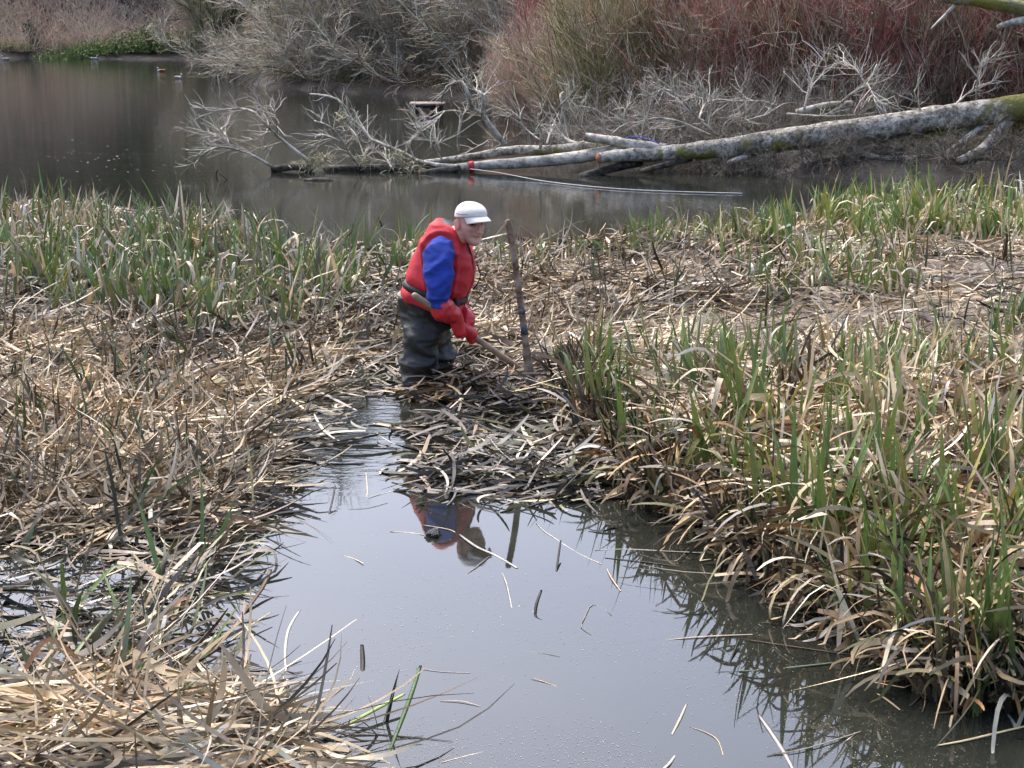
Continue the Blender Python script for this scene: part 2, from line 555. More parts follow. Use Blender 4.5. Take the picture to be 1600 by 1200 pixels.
def litter(poly, n_clump, per, pal_list, thick=0.06, Lr=(0.2, 0.55), Wr=(0.007, 0.016), spread=0.16, elev=0.12, bend=0.35, flow=None, K=6, mound=0.05, seed=1, curl=0.8, stay_water=False):
    r = np.random.default_rng(seed)
    C = sample_poly(poly, n_clump, r)
    n = n_clump * per
    ci = np.repeat(np.arange(n_clump), per)
    caz = (flow + 0.9 * vnoise(C[:, 0] * 0.8, C[:, 1] * 0.6, seed + 3) + r.normal(0, 0.4, n_clump)) if flow is not None else r.uniform(0, 2 * math.pi, n_clump)
    caz = caz + np.where(r.random(n_clump) < 0.4, math.pi, 0)
    off = r.normal(0, 1, (n, 2)) * spread * (0.6 + 0.8 * r.random(n_clump))[ci][:, None]
    XY = C[ci] + off
    wetm = inside(XY, WETG)
    ok = ~(wetm & (r.random(len(XY)) < 0.8)) & (sdist(XY, BEDG) > 0.02) & ~(inside(XY, FLAT) & (r.random(len(XY)) < 0.86))
    XY, off, ci = XY[ok], off[ok], ci[ok]
    n = len(XY)
    gz = np.maximum(bed_h(XY), 0.0)
    rel = np.exp(-(off ** 2).sum(1) / (2 * spread ** 2))
    z = gz + 0.002 + thick * r.random(n) ** 1.4 + mound * rel * r.random(n_clump)[ci] * (0.4 + 0.6 * r.random(n))
    L = r.uniform(*Lr, n) * (0.7 + 0.6 * r.random(n)) * 0.85
    az = caz[ci] + r.normal(0, 0.42, n)
    P = np.column_stack([XY - 0.4 * L[:, None] * np.stack([np.cos(az), np.sin(az)], 1), z])
    wv_ = np.exp(r.normal(0, 0.38, n))
    W = r.uniform(*Wr, n) * 1.15 * wv_
    L = L * np.clip(wv_, 0.5, 1.5) ** -0.7
    pi = np.floor((vnoise(C[:, 0] * 0.75, C[:, 1] * 0.55, seed + 7) * 0.75 + 0.5 + r.normal(0, 0.16, n_clump)) * len(pal_list)).astype(int) % len(pal_list)
    c0 = np.zeros((n, 3)); c1 = np.zeros((n, 3))
    for k, pl in enumerate(pal_list):
        m = pi[ci] == k
        if m.any():
            c0[m] = pick(pl, m.sum(), r); c1[m] = c0[m] * (0.75 + 0.5 * r.random((m.sum(), 1)))
    ssum = np.zeros((n_clump, 3)); np.add.at(ssum, ci, c0)
    mean = ssum / np.maximum(np.bincount(ci, minlength=n_clump), 1)[:, None]
    c0 = 0.58 * c0 + 0.42 * mean[ci]; c1 = 0.58 * c1 + 0.42 * mean[ci]
    cb = np.clip(r.normal(0.98, 0.38, n_clump), 0.18, 1.5)[ci][:, None]
    c0 *= cb; c1 *= cb
    low = (z - gz) < 0.30 * thick                     # bottom layer coloured darker: shade in the mat's gaps is painted in
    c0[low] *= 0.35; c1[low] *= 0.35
    kt = r.uniform(0.25, 0.8, n)
    ka = np.where(r.random(n) < 0.35, r.normal(0, 0.9, n), 0)
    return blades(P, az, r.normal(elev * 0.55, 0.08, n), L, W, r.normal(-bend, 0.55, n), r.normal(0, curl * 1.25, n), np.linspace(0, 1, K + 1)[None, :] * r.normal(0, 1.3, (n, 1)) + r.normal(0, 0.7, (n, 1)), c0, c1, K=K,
                  kink_t=kt, kink_a=ka, floor=np.maximum(gz, 0.0), prof='strip')


def standing(poly, n_clump, per, pal, tip, Lr=(0.25, 0.5), Wr=(0.010, 0.018), spread=0.07, lean=0.25, seed=2, dead=0.25, deadpal=None, flow=None, K=6, fold=0.0, bendm=0.25):
    r = np.random.default_rng(seed)
    C = sample_poly(poly, n_clump, r)
    C = C[vnoise(C[:, 0] * 1.3, C[:, 1] * 0.8, seed) + r.normal(0, 0.35, n_clump) > -0.35]
    n_clump = len(C)
    n = n_clump * per
    ci = np.repeat(np.arange(n_clump), per)
    XY = C[ci] + r.normal(0, spread, (n, 2))
    gz = np.maximum(bed_h(XY), -0.03)
    caz = r.uniform(0, 2 * math.pi, n_clump) if flow is None else flow + r.normal(0, 0.6, n_clump)
    az = caz[ci] + r.normal(0, 0.9, n)
    csz = (0.7 + 0.6 * r.random(n_clump))[ci]; Wr = (Wr[0] * 1.5, Wr[1] * 1.5)
    L = r.uniform(*Lr, n) * csz
    el = math.pi / 2 - np.abs(r.normal(lean, 0.2, n))
    c0 = pick(pal, n, r); c1 = pick(tip, n, r)
    isd = r.random(n) < dead
    dp = deadpal or {'straw': 2, 'pale': 2, 'greyl': 2, 'tan': 1, 'grey': 2}
    if isd.any():
        c0[isd] = pick(dp, isd.sum(), r); c1[isd] = c0[isd] * 1.1
    kt = r.uniform(0.35, 0.8, n)
    ka = np.where(r.random(n) < np.where(isd, 0.75, 0.12), -r.uniform(0.8, 2.4, n), 0)
    return blades(np.column_stack([XY, gz]), az, el, L, r.uniform(*Wr, n), -np.abs(r.normal(bendm, 0.25, n)), r.normal(0, 0.5, n), r.normal(0, 0.6, n), c0, c1, K=K,
                  kink_t=kt, kink_a=ka, floor=np.maximum(gz, 0.0), fold=fold)


def stuff(name, parts, mat, label, cat):
    V, F, c = join(parts)
    o = obj(name, mesh_np(name, V, F, c), mat)
    return tag(o, label, cat, kind='stuff')


# ------------------------------------------------------------------ tubes (twigs, branches)
def tubes(paths, radii, sides=3, col=None, cap=False, rough=0.0, seed=0):
    n, K, _ = paths.shape
    t = np.gradient(paths, axis=1)
    t = unit(t)
    ref = np.zeros_like(t); ref[..., 0] = 0.31; ref[..., 1] = 0.84; ref[..., 2] = 0.44
    n1 = unit(np.cross(t, ref)); n2 = np.cross(t, n1)
    a = np.arange(sides) / sides * 2 * math.pi
    rr = radii[..., None]
    if rough:
        r = np.random.default_rng(seed)
        rr = rr * (1 + rough * r.normal(0, 1, (n, K, sides)))
    V = paths[:, :, None, :] + rr[..., None] * (np.cos(a)[None, None, :, None] * n1[:, :, None, :] + np.sin(a)[None, None, :, None] * n2[:, :, None, :])
    base = (np.arange(n) * K * sides)[:, None, None]
    k = (np.arange(K - 1) * sides)[None, :, None]
    j = np.arange(sides)[None, None, :]
    j2 = (j + 1) % sides
    A = base + k
    q = np.stack([A + j, A + j2, A + sides + j2, A + sides + j], -1).reshape(-1, 4)
    c = None
    if col is not None:
        c = np.repeat(np.repeat(col[:, None, :], K * sides, 1).reshape(-1, 3)[None], 1, 0)[0] if col.ndim == 2 else np.repeat(col[:, :, None, :], sides, 2).reshape(-1, 3)
    F = [q]
    if cap:
        e = (np.arange(n) * K * sides)[:, None]
        F.append((e + np.arange(sides)[::-1][None, :]))
        F.append((e + (K - 1) * sides + np.arange(sides)[None, :]))
    return V.reshape(-1, 3), F, c


def walk(P, d, L, K, wig, up, r, droop=0.0):
    n = len(P)
    out = np.zeros((n, K, 3)); out[:, 0] = P
    d = unit(d)
    for k in range(1, K):
        d = unit(d + r.normal(0, wig, (n, 3)) + np.array([0, 0, up]) - np.array([0, 0, droop]) * (k / K))
        out[:, k] = out[:, k - 1] + d * (L / (K - 1))[:, None]
    return out


def children_of(paths, n, Lr, K, r, ang=(0.4, 1.0), wig=0.15, up=0.05, t0=0.2, droop=0.0, planar=1.0):
    N_, Kp, _ = paths.shape
    pi = r.integers(0, N_, n)
    t = r.uniform(t0, 0.98, n) * (Kp - 1)
    i0 = np.minimum(t.astype(int), Kp - 2)
    f = (t - i0)[:, None]
    p = paths[pi, i0] * (1 - f) + paths[pi, i0 + 1] * f
    pd = unit(paths[pi, i0 + 1] - paths[pi, i0])
    q = r.normal(0, 1, (n, 3)); q[:, 1] *= planar
    q = unit(q - (q * pd).sum(1, keepdims=True) * pd)
    a = r.uniform(*ang, n)[:, None]
    d = pd * np.cos(a) + q * np.sin(a)
    L = r.uniform(*Lr, n) * (1.1 - 0.6 * (t / (Kp - 1)))
    return walk(p, d, L, K, wig, up, r, droop)


def taper(n, K, r0, r1, r, jit=0.25):
    s = np.linspace(0, 1, K)[None, :]
    return (r0 * (1 - s) + r1 * s) * (1 + r.uniform(-jit, jit, (n, 1)))


def colv(base, n, r, jit=0.2):
    base = np.array(base)
    if base.ndim == 2:
        base = base[r.integers(0, len(base), n)]
    return np.clip(base * (1 + r.normal(0, jit, (n, 1))) * (1 + r.normal(0, 0.06, (n, 3))), 0.01, 0.8)

# ------------------------------------------------------------------ bushes and trees of the background
ORD = ['first', 'second', 'third', 'fourth', 'fifth', 'sixth', 'seventh', 'eighth', 'ninth', 'tenth', 'eleventh', 'twelfth', 'thirteenth', 'fourteenth', 'fifteenth',
       'sixteenth', 'seventeenth', 'eighteenth', 'nineteenth', 'twentieth', 'twenty-first', 'twenty-second', 'twenty-third', 'twenty-fourth', 'twenty-fifth']


def bush_proto(seed, n_stem, H, spread, n_br, n_tw, cols, r_stem=0.02, r_tw=0.005, lean=0.5, brL=(0.5, 1.4), twL=(0.25, 0.8), wig=0.12, up=0.05, base_r=0.3, tw_up=0.06, droop=0.0, tw2=0):
    r = np.random.default_rng(seed)
    a = r.uniform(0, 2 * math.pi, n_stem)
    P = np.column_stack([np.cos(a), np.sin(a), 0 * a]) * (base_r * np.sqrt(r.random(n_stem)))[:, None]
    P[:, 2] -= 0.1
    le = np.abs(r.normal(0, lean, n_stem))
    a2 = a + r.normal(0, 0.5, n_stem)
    d = np.column_stack([np.sin(le) * np.cos(a2) * spread, np.sin(le) * np.sin(a2) * spread, np.cos(le)])
    st = walk(P, d, H * r.uniform(0.6, 1.15, n_stem), 9, wig, up, r, droop)
    br = children_of(st, n_br, brL, 6, r, (0.3, 0.9), wig * 1.2, up, 0.1, droop)
    tw = children_of(br, n_tw, twL, 4, r, (0.25, 0.9), wig * 1.3, tw_up, 0.05, droop)
    S = join([tubes(st, taper(n_stem, 9, r_stem, r_stem * 0.25, r), 5, colv(cols[0], n_stem, r)),
              tubes(br, taper(n_br, 6, r_stem * 0.45, r_tw, r), 4, colv(cols[0], n_br, r))])
    parts = [tubes(tw, taper(n_tw, 4, r_tw * 1.1, r_tw * 0.45, r), 3, colv(cols[1], n_tw, r))]
    if tw2:
        t2 = children_of(st, tw2, twL, 4, r, (0.2, 0.7), wig, tw_up, 0.05, droop)
        parts.append(tubes(t2, taper(tw2, 4, r_tw * 1.2, r_tw * 0.45, r), 3, colv(cols[1], tw2, r)))
    T = join(parts)
    return mesh_np('stems', S[0], S[1], S[2]), mesh_np('twigs', T[0], T[1], T[2])


def place_bush(name, proto, loc, rz, sc, label, cat, group=None):
    e = empty(name, loc, rz)
    e.scale = (sc[0], sc[1], sc[2]) if np.ndim(sc) else (sc, sc, sc)
    tag(e, label, cat, group)
    obj('stems', proto[0], M['twig'], e)
    t = obj('twigs', proto[1], M['twig'], e)
    t['kind'] = 'stuff'
    return e


GREY = (0.235, 0.215, 0.175)
will = [bush_proto(21 + i, 26, 4.6, 1.2, 300, 3600, [[(0.27, 0.245, 0.19), (0.40, 0.385, 0.34)], [(0.33, 0.29, 0.225), (0.40, 0.34, 0.26), (0.34, 0.325, 0.21), (0.48, 0.455, 0.395)]],
                   r_stem=0.028, r_tw=0.0085, lean=0.75, brL=(0.8, 2.0), twL=(0.4, 1.1), wig=0.16, up=0.02, base_r=0.9, tw_up=0.03, droop=0.05, tw2=900) for i in range(3)]
dog = [bush_proto(31 + i, 90, 2.7, 0.9, 420, 2600, cols, r_stem=0.010, r_tw=0.0045, lean=0.35, brL=(0.5, 1.4), twL=(0.3, 0.9), wig=0.085, up=0.06, base_r=0.8, tw_up=0.10, tw2=1200)
       for i, cols in enumerate([
           [[(0.24, 0.08, 0.07), (0.19, 0.12, 0.085)], [(0.42, 0.10, 0.11), (0.43, 0.14, 0.135), (0.38, 0.20, 0.16), (0.46, 0.38, 0.30)]],          # red
           [[(0.18, 0.125, 0.085), (0.22, 0.14, 0.10)], [(0.40, 0.25, 0.185), (0.45, 0.36, 0.275), (0.42, 0.19, 0.15), (0.34, 0.30, 0.16), (0.55, 0.50, 0.41)]],            # red brown
           [[(0.21, 0.185, 0.09), (0.16, 0.15, 0.075)], [(0.42, 0.37, 0.17), (0.46, 0.38, 0.25), (0.33, 0.32, 0.13), (0.50, 0.36, 0.25), (0.55, 0.51, 0.40)]],             # olive
           [[(0.40, 0.30, 0.22), (0.34, 0.26, 0.20)], [(0.54, 0.40, 0.31), (0.48, 0.34, 0.27), (0.45, 0.37, 0.27)]],               # pinkish tan
       ])]
brush = [bush_proto(41 + i, 26, 1.7, 1.3, 220, 1100, [[(0.40, 0.37, 0.31), (0.24, 0.21, 0.17)], [(0.30, 0.275, 0.23), (0.21, 0.185, 0.145), (0.14, 0.11, 0.08)]],
                    r_stem=0.014, r_tw=0.004, lean=0.9, brL=(0.4, 1.0), twL=(0.25, 0.7), wig=0.13, up=0.0, base_r=0.7, tw_up=0.0, droop=0.04) for i in range(2)]
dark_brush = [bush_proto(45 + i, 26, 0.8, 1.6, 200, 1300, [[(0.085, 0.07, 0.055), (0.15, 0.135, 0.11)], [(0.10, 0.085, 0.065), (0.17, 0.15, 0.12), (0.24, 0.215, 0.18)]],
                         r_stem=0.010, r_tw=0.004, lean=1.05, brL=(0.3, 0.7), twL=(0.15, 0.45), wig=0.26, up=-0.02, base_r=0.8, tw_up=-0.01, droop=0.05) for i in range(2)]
tall = [bush_proto(51 + i, 5, 11.5, 0.7, 200, 1900, [[(0.13, 0.13, 0.08), (0.16, 0.16, 0.10)], [(0.14, 0.135, 0.08), (0.18, 0.17, 0.10)]],
                   r_stem=0.16, r_tw=0.030, lean=0.28, brL=(2.0, 5.0), twL=(1.0, 2.6), wig=0.10, up=0.03, base_r=0.5, tw_up=0.03, tw2=300) for i in range(3)]


def gz_at(px, py, Y):
    p = pixd(px, py, Y)
    return float(p[0]), float(Y), ground_far(float(p[0]), float(Y))


# grey willow thicket on the point (front row and back row)
wl = [(505, 42.4), (570, 41.9), (640, 41.0), (715, 39.8), (795, 38.2), (860, 36.0), (505, 46.0), (545, 46.5), (600, 45.5), (650, 45.0), (740, 44.0), (830, 42.0), (920, 39.0),
      (560, 52.0), (660, 52.0), (770, 50.0), (900, 46.0), (1010, 42.0)]
for i, (px, Y) in enumerate(wl):
    x, y, z = gz_at(px, 100, Y + 3.4)
    row = 'front row' if i < 6 else ('middle row' if i < 13 else 'back row')
    k = i if i < 6 else (i - 6 if i < 13 else i - 13)
    place_bush('willow_bush', will[i % 3], (x, y, z), i * 1.9, 0.85 + 0.25 * ((i * 7) % 5) / 5, f'bare grey willow bush on the point across the pond, {row}, {ORD[k]} from the left', 'bush',
               'grey willow thicket on the point')

# dogwood thickets behind the fallen tree
dl = [(835, 30.5, 3, 0.62), (872, 29.2, 3, 0.66), (800, 32.5, 3, 0.5), (905, 30.5, 0, 0.95), (935, 27.4, 2, 0.85), (985, 26.6, 2, 0.95), (1040, 27.0, 2, 0.9), (1085, 26.0, 1, 0.95), (1145, 25.2, 1, 0.9), (1205, 25.0, 0, 0.9),
      (1265, 24.6, 1, 0.95), (1330, 24.2, 1, 0.9), (1395, 24.0, 0, 0.92), (1460, 23.8, 1, 0.9), (1525, 23.6, 1, 0.95), (1590, 23.4, 0, 0.9), (1655, 23.2, 1, 1.0),
      (930, 33.0, 0, 1.2), (1010, 31.0, 2, 1.2), (1090, 30.0, 0, 1.15), (1170, 29.0, 0, 1.2), (1250, 28.0, 1, 1.2), (1340, 27.6, 0, 1.15), (1430, 27.4, 1, 1.2), (1520, 27.0, 0, 1.2), (1610, 27.0, 1, 1.2),
      (1120, 34.0, 1, 1.5), (1250, 33.0, 0, 1.5), (1380, 32.0, 1, 1.5), (1500, 32.0, 0, 1.5), (1620, 31.0, 1, 1.5)]
cn = ['red-stemmed', 'red-brown', 'olive-twigged', 'pinkish tan']
order = sorted(range(len(dl)), key=lambda i: dl[i][0])
rank = {}
cnt = {}
for i in order:
    c = dl[i][2]; rank[i] = cnt.get(c, 0); cnt[c] = rank[i] + 1
for i, (px, Y, c, s) in enumerate(dl):
    x, y, z = gz_at(px, 150, Y + 1.6)
    place_bush('dogwood_bush', dog[c], (x, y, z), i * 2.3, (s, s, s * 1.05), f'leafless {cn[c]} dogwood bush behind the fallen tree, {ORD[rank[i]]} of its colour from the left', 'bush',
               'dogwood bushes behind the fallen tree')

# grey lichened scrub and brushwood round the fallen trunk
bl = [(905, 24.6, 0.62), (960, 23.8, 0.72), (1020, 23.4, 0.75), (1075, 23.2, 0.72), (1135, 23.0, 0.66), (1215, 22.9, 0.55), (1290, 22.8, 0.66), (1360, 22.7, 0.55), (1110, 28.5, 1.35)]
for i, (px, Y, s) in enumerate(bl):
    x, y, z = gz_at(px, 200, Y + 1.2)
    place_bush('dead_brushwood', brush[i % 2], (x, y, z), i * 1.3, s,
               f'tangle of bleached dead branches behind the fallen trunk, {ORD[i]} from the left' if i < 8 else 'taller grey lichened bush among the red dogwoods', 'brushwood', 'bleached brushwood behind the trunk')
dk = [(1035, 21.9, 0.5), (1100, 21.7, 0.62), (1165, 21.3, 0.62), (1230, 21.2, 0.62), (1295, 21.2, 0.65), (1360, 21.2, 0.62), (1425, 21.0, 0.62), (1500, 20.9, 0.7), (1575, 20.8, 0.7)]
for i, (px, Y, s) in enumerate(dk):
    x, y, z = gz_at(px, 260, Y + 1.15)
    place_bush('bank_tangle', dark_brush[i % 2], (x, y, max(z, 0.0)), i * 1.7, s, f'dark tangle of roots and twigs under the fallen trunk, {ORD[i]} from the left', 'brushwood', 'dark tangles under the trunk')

# tall bare trees on the valley side: above the picture, mirrored in the pond
tl = []
r = np.random.default_rng(5)
for i in range(42):
    x = -34 + 68 * ((i * 0.618) % 1.0) + r.normal(0, 1)
    y = r.uniform(74, 100)
    tl.append((x, y))
for i, (x, y) in enumerate(tl):
    place_bush('bare_tree', tall[i % 3], (x, y, ground_far(x, y) - 0.1), i * 2.1, 0.9 + 0.35 * r.random(), 'tall bare tree on the valley side, mirrored in the pond', 'tree', 'bare trees on the valley side')
for i, (x, y) in enumerate([(6, 52), (11, 47), (16, 45), (20, 42), (25, 46), (9, 56), (2, 57), (-3, 58), (14, 54), (21, 52), (28, 52)]):
    place_bush('bare_tree', tall[(i + 1) % 3], (x, y, ground_far(x, y) - 0.1), i * 1.1, 0.85 + 0.3 * r.random(), 'bare tree standing behind the thickets across the pond', 'tree', 'bare trees behind the thickets')

# willow with leaning trunks on the far left bank
x, y, z = gz_at(332, 60, 67.6)
wt = bush_proto(61, 9, 5.5, 1.3, 120, 1300, [[(0.14, 0.13, 0.075), (0.10, 0.09, 0.055)], [(0.30, 0.28, 0.17), (0.25, 0.23, 0.14), (0.36, 0.33, 0.22)]], r_stem=0.11, r_tw=0.013, lean=0.42, brL=(1.0, 2.6),
                twL=(0.5, 1.4), wig=0.12, up=0.03, base_r=0.6, tw_up=0.0, droop=0.08, tw2=900)
place_bush('willow_tree', wt, (x, y, z), 0.4, 1.0, 'many-stemmed olive willow leaning over the far left bank', 'tree')

# dead bracken and brambles on the far bank
def stalks(n, X, Yr, Hr, cols, seed, lean=0.4, rad=0.012, zmin=0.235):
    r = np.random.default_rng(seed)
    x = r.uniform(*X, n); y = r.uniform(*Yr, n)
    z = land_h(np.column_stack([x, y]))
    ok = z > zmin
    P = np.column_stack([x, y, z])[ok]
    m = len(P)
    a = r.uniform(0, 6.28, m); l = np.abs(r.normal(0, lean, m))
    d = np.column_stack([np.sin(l) * np.cos(a), np.sin(l) * np.sin(a), np.cos(l)])
    L = r.uniform(*Hr, m) * (0.8 + 0.35 * vnoise(P[:, 0] * 0.7, P[:, 1] * 0.4, seed))
    pth = walk(P, d, L, 5, 0.2, -0.03, r, 0.25)
    ch = children_of(pth, m * 2, (0.2, 0.6), 3, r, (0.5, 1.2), 0.2, -0.02, 0.3)
    cc = np.array(cols)
    k = np.clip(((vnoise(P[:, 0] * 0.35, P[:, 1] * 0.3, seed + 1) + 1) / 2 * len(cc) + r.normal(0, 0.6, m)).astype(int), 0, len(cc) - 1)
    return [tubes(pth, taper(m, 5, rad, rad * 0.5, r), 3, np.clip(cc[k] * (1 + r.normal(0, 0.2, (m, 1))), 0.01, 1)), tubes(ch, taper(m * 2, 3, rad * 0.7, rad * 0.4, r), 3, colv(cc, m * 2, r))]


BR = [(0.54, 0.37, 0.27), (0.60, 0.45, 0.34), (0.48, 0.40, 0.29), (0.62, 0.51, 0.39), (0.52, 0.34, 0.23)]
stuff('dead_bracken', stalks(9000, (-24, -9), (67.6, 79), (0.8, 1.8), BR, 71) + stalks(2600, (-11, 6), (63.0, 72), (0.6, 1.4), BR[2:], 72), M['bracken'],
      'pinkish brown dead bracken covering the far left bank', 'bracken')
stuff('rank_grass', stalks(2600, (-24, -16.5), (66.5, 68.6), (0.3, 0.7), [(0.33, 0.33, 0.15), (0.28, 0.30, 0.12), (0.42, 0.36, 0.22)], 73, 0.6), M['bracken'], 'pale rank grass along the waterline of the far left bank', 'grass')
stuff('hill_scrub', stalks(9000, (-40, 40), (74, 125), (1.0, 3.4), [(0.21, 0.19, 0.12), (0.22, 0.21, 0.13), (0.15, 0.16, 0.085), (0.26, 0.20, 0.13)], 74, 0.5, 0.05), M['bracken'], 'brown winter scrub on the valley side', 'scrub')
stuff('bank_undergrowth', stalks(3500, (-14, -2), (45, 68), (0.4, 1.2), [(0.32, 0.27, 0.19), (0.24, 0.22, 0.12), (0.30, 0.21, 0.14)], 77, 0.6, 0.012, 0.12) + stalks(4200, (-8.5, 4), (38, 49), (0.3, 1.0), [(0.27, 0.24, 0.17), (0.20, 0.19, 0.10), (0.24, 0.17, 0.11)], 75, 0.7, 0.010, 0.15)
      + stalks(5200, (0, 9.5), (21, 34), (0.3, 0.9), [(0.20, 0.16, 0.085), (0.17, 0.17, 0.06), (0.26, 0.18, 0.11)], 76, 0.6, 0.006), M['bracken'], 'low brown and olive undergrowth beneath the thickets across the pond', 'undergrowth')


def leafy(seed, n, rx, ry, rz, size, cols):
    r = np.random.default_rng(seed)
    u = unit(r.normal(0, 1, (n, 3))) * (r.random((n, 1)) ** 0.45)
    lump = 1 + 0.25 * vnoise(u[:, 0] * 3, u[:, 2] * 3 + u[:, 1] * 2, seed)
    P = u * np.array([rx, ry, rz]) * lump[:, None]
    P[:, 2] = np.abs(P[:, 2]) + 0.02
    q = unit(r.normal(0, 1, (n, 3))); s = unit(np.cross(q, r.normal(0, 1, (n, 3)))); t = np.cross(q, s)
    sz = (size * r.uniform(0.6, 1.4, n))[:, None]
    V = np.stack([P - s * sz, P + t * sz * 0.5 + q * sz * 0.1, P + s * sz, P - t * sz * 0.5 + q * sz * 0.1], 1).reshape(-1, 3)
    F = np.arange(n * 4).reshape(n, 4)
    return V, [F], np.repeat(colv(cols, n, r, 0.3), 4, 0)


def leafy_bush(name, px, Y, dims, n, size, cols, label, seed):
    x, y, z = gz_at(px, 60, Y)
    e = empty(name, (x, y, z))
    tag(e, label, 'bush')
    V, F, c = leafy(seed, n, *dims, size, cols)
    o = obj('foliage', mesh_np('foliage', V, F, c, False), M['bushleaf'], e); o['kind'] = 'stuff'
    r = np.random.default_rng(seed)
    k = 7
    a = r.uniform(0, 6.28, k)
    p = walk(np.zeros((k, 3)) - np.array([0, 0, 0.1]), np.column_stack([np.cos(a) * dims[0] / dims[2] * 0.6, np.sin(a) * 0.6, np.ones(k)]), np.full(k, dims[2]), 5, 0.1, 0, r)
    T = tubes(p, taper(k, 5, 0.025, 0.008, r), 5, colv((0.10, 0.08, 0.05), k, r))
    obj('stems', mesh_np('stems', *T), M['twig'], e)


GR = [(0.10, 0.16, 0.04), (0.14, 0.21, 0.055), (0.18, 0.24, 0.07), (0.07, 0.11, 0.035)]
leafy_bush('bramble_bush', 120, 67.4, (1.0, 0.7, 0.45), 900, 0.05, GR, 'low green bramble at the left end of the green strip on the far bank', 81)
leafy_bush('bramble_bush', 155, 67.4, (1.2, 0.7, 0.6), 1100, 0.05, GR, 'low dark green bramble beside the pale duck on the far bank', 82)
leafy_bush('bramble_bush', 205, 67.5, (1.4, 0.8, 0.85), 1500, 0.05, GR, 'green bramble in the middle of the green strip on the far bank', 83)
leafy_bush('bramble_bush', 238, 67.6, (1.2, 0.8, 1.05), 1500, 0.05, [(0.15, 0.20, 0.06), (0.11, 0.16, 0.045), (0.19, 0.24, 0.08)], 'tallest bright green bramble on the far bank', 84)
leafy_bush('bramble_bush', 280, 67.7, (1.3, 0.8, 0.85), 1300, 0.05, [(0.15, 0.20, 0.06), (0.18, 0.19, 0.08), (0.19, 0.24, 0.08)], 'yellowish green bramble at the foot of the leaning willow', 85)
leafy_bush('bramble_bush', 85, 67.5, (1.0, 0.7, 0.5), 900, 0.05, GR, 'low green bramble farthest left at the waterline of the far bank', 87)
leafy_bush('holly_bush', 46, 69.5, (0.36, 0.36, 1.1), 600, 0.05, [(0.03, 0.06, 0.035), (0.045, 0.085, 0.05)], 'small dark evergreen shrub among the dead bracken on the far left', 86)

# ------------------------------------------------------------------ fallen tree
def spline(pts, K):
    pts = np.asarray(pts, float)
    n = len(pts)
    s = np.linspace(0, n - 1, K)
    out = []
    for v in s:
        i = min(int(v), n - 2); f = v - i
        p0 = pts[max(i - 1, 0)]; p1 = pts[i]; p2 = pts[i + 1]; p3 = pts[min(i + 2, n - 1)]
        out.append(0.5 * ((2 * p1) + (-p0 + p2) * f + (2 * p0 - 5 * p1 + 4 * p2 - p3) * f * f + (-p0 + 3 * p1 - 3 * p2 + p3) * f ** 3))
    return np.array(out)


FT = empty('fallen_tree', pixd(1000, 268, 22.5))
tag(FT, 'fallen lichen-covered tree lying across the pond edge with pale bare branches', 'tree')
FTo = np.array(FT.location)


def limb(name, px, rad, Ys, mat, K=16, sides=10, parent=None, cut=None, wob=0.0, seed=0, rough=0.05, label=None):
    """px: photo points along the limb; Ys: distance at start and end; rad: radii (start, end) in photo points thickness/2"""
    px = np.asarray(px, float)
    Y = np.linspace(Ys[0], Ys[1], len(px))
    if wob:
        Y = Y + np.random.default_rng(seed).normal(0, wob, len(px)) * np.linspace(0, 1, len(px))
    P = spline(pixd(px[:, 0], px[:, 1], Y), K) - FTo
    rr = np.linspace(rad[0], rad[1], K) if len(rad) == 2 else np.interp(np.linspace(0, 1, K), np.linspace(0, 1, len(rad)), rad)
    V, F, _ = tubes(P[None], rr[None], sides, None, True, rough, seed)
    o = obj(name, mesh_np(name, V, F), mat, parent or FT)
    if label: o['label'] = label
    if cut is not None:
        i = -1 if cut == 'end' else 0
        p = P[i]; t = unit(P[i] - P[i - 1]) if cut == 'end' else unit(P[0] - P[1])
        q = p + t * 0.004
        cp = np.array([[q - t * 0.012, q]])
        V, F, _ = tubes(cp, np.array([[rr[i] * 1.02, rr[i] * 0.97]]), sides, None, True)
        obj('cut_face', mesh_np('cut_face', V, F, None, False), M['cutwood'], o)
    return P, rr


TY = 22.5
limb('trunk', [(1760, 152), (1600, 168), (1500, 180), (1400, 195), (1250, 215), (1150, 229), (1080, 236), (1010, 242), (960, 243)], [0.19, 0.178, 0.172, 0.165, 0.155, 0.135, 0.112, 0.09, 0.07], (22.2, TY), M['bark'], 40, 16, rough=0.05, seed=1)
limb('limb', [(1010, 240), (970, 243), (935, 247)], (0.095, 0.07), (TY, TY - 0.35), M['palebark'], 8, 12, cut='end', seed=2)
limb('limb', [(1040, 234), (985, 226), (950, 219), (914, 214)], (0.085, 0.055), (TY, TY + 0.1), M['palebark'], 10, 12, cut='end', seed=3)
LB, _ = limb('limb', [(1040, 238), (970, 234), (900, 246), (820, 254), (760, 258), (700, 264)], [0.095, 0.085, 0.08, 0.075, 0.065, 0.05], (TY + 0.1, TY + 0.1), M['palebark'], 24, 12, seed=4)
limb('limb', [(720, 262), (690, 267), (656, 272)], (0.055, 0.045), (TY + 0.1, TY - 0.05), M['darkbark'], 8, 10, cut='end', seed=5)
LD, _ = limb('limb', [(980, 228), (930, 226), (870, 234), (800, 235), (750, 243), (700, 250), (640, 256)], [0.08, 0.075, 0.07, 0.065, 0.055, 0.045, 0.03], (TY + 0.25, TY + 0.6), M['bark'], 24, 10, seed=6)
limb('limb', [(1000, 252), (960, 262), (905, 277)], (0.075, 0.05), (TY + 0.15, TY - 0.5), M['darkbark'], 10, 10, seed=7)
limb('limb', [(1080, 246), (1045, 256), (1000, 268)], (0.06, 0.03), (TY, TY - 0.3), M['darkbark'], 10, 10, seed=8)
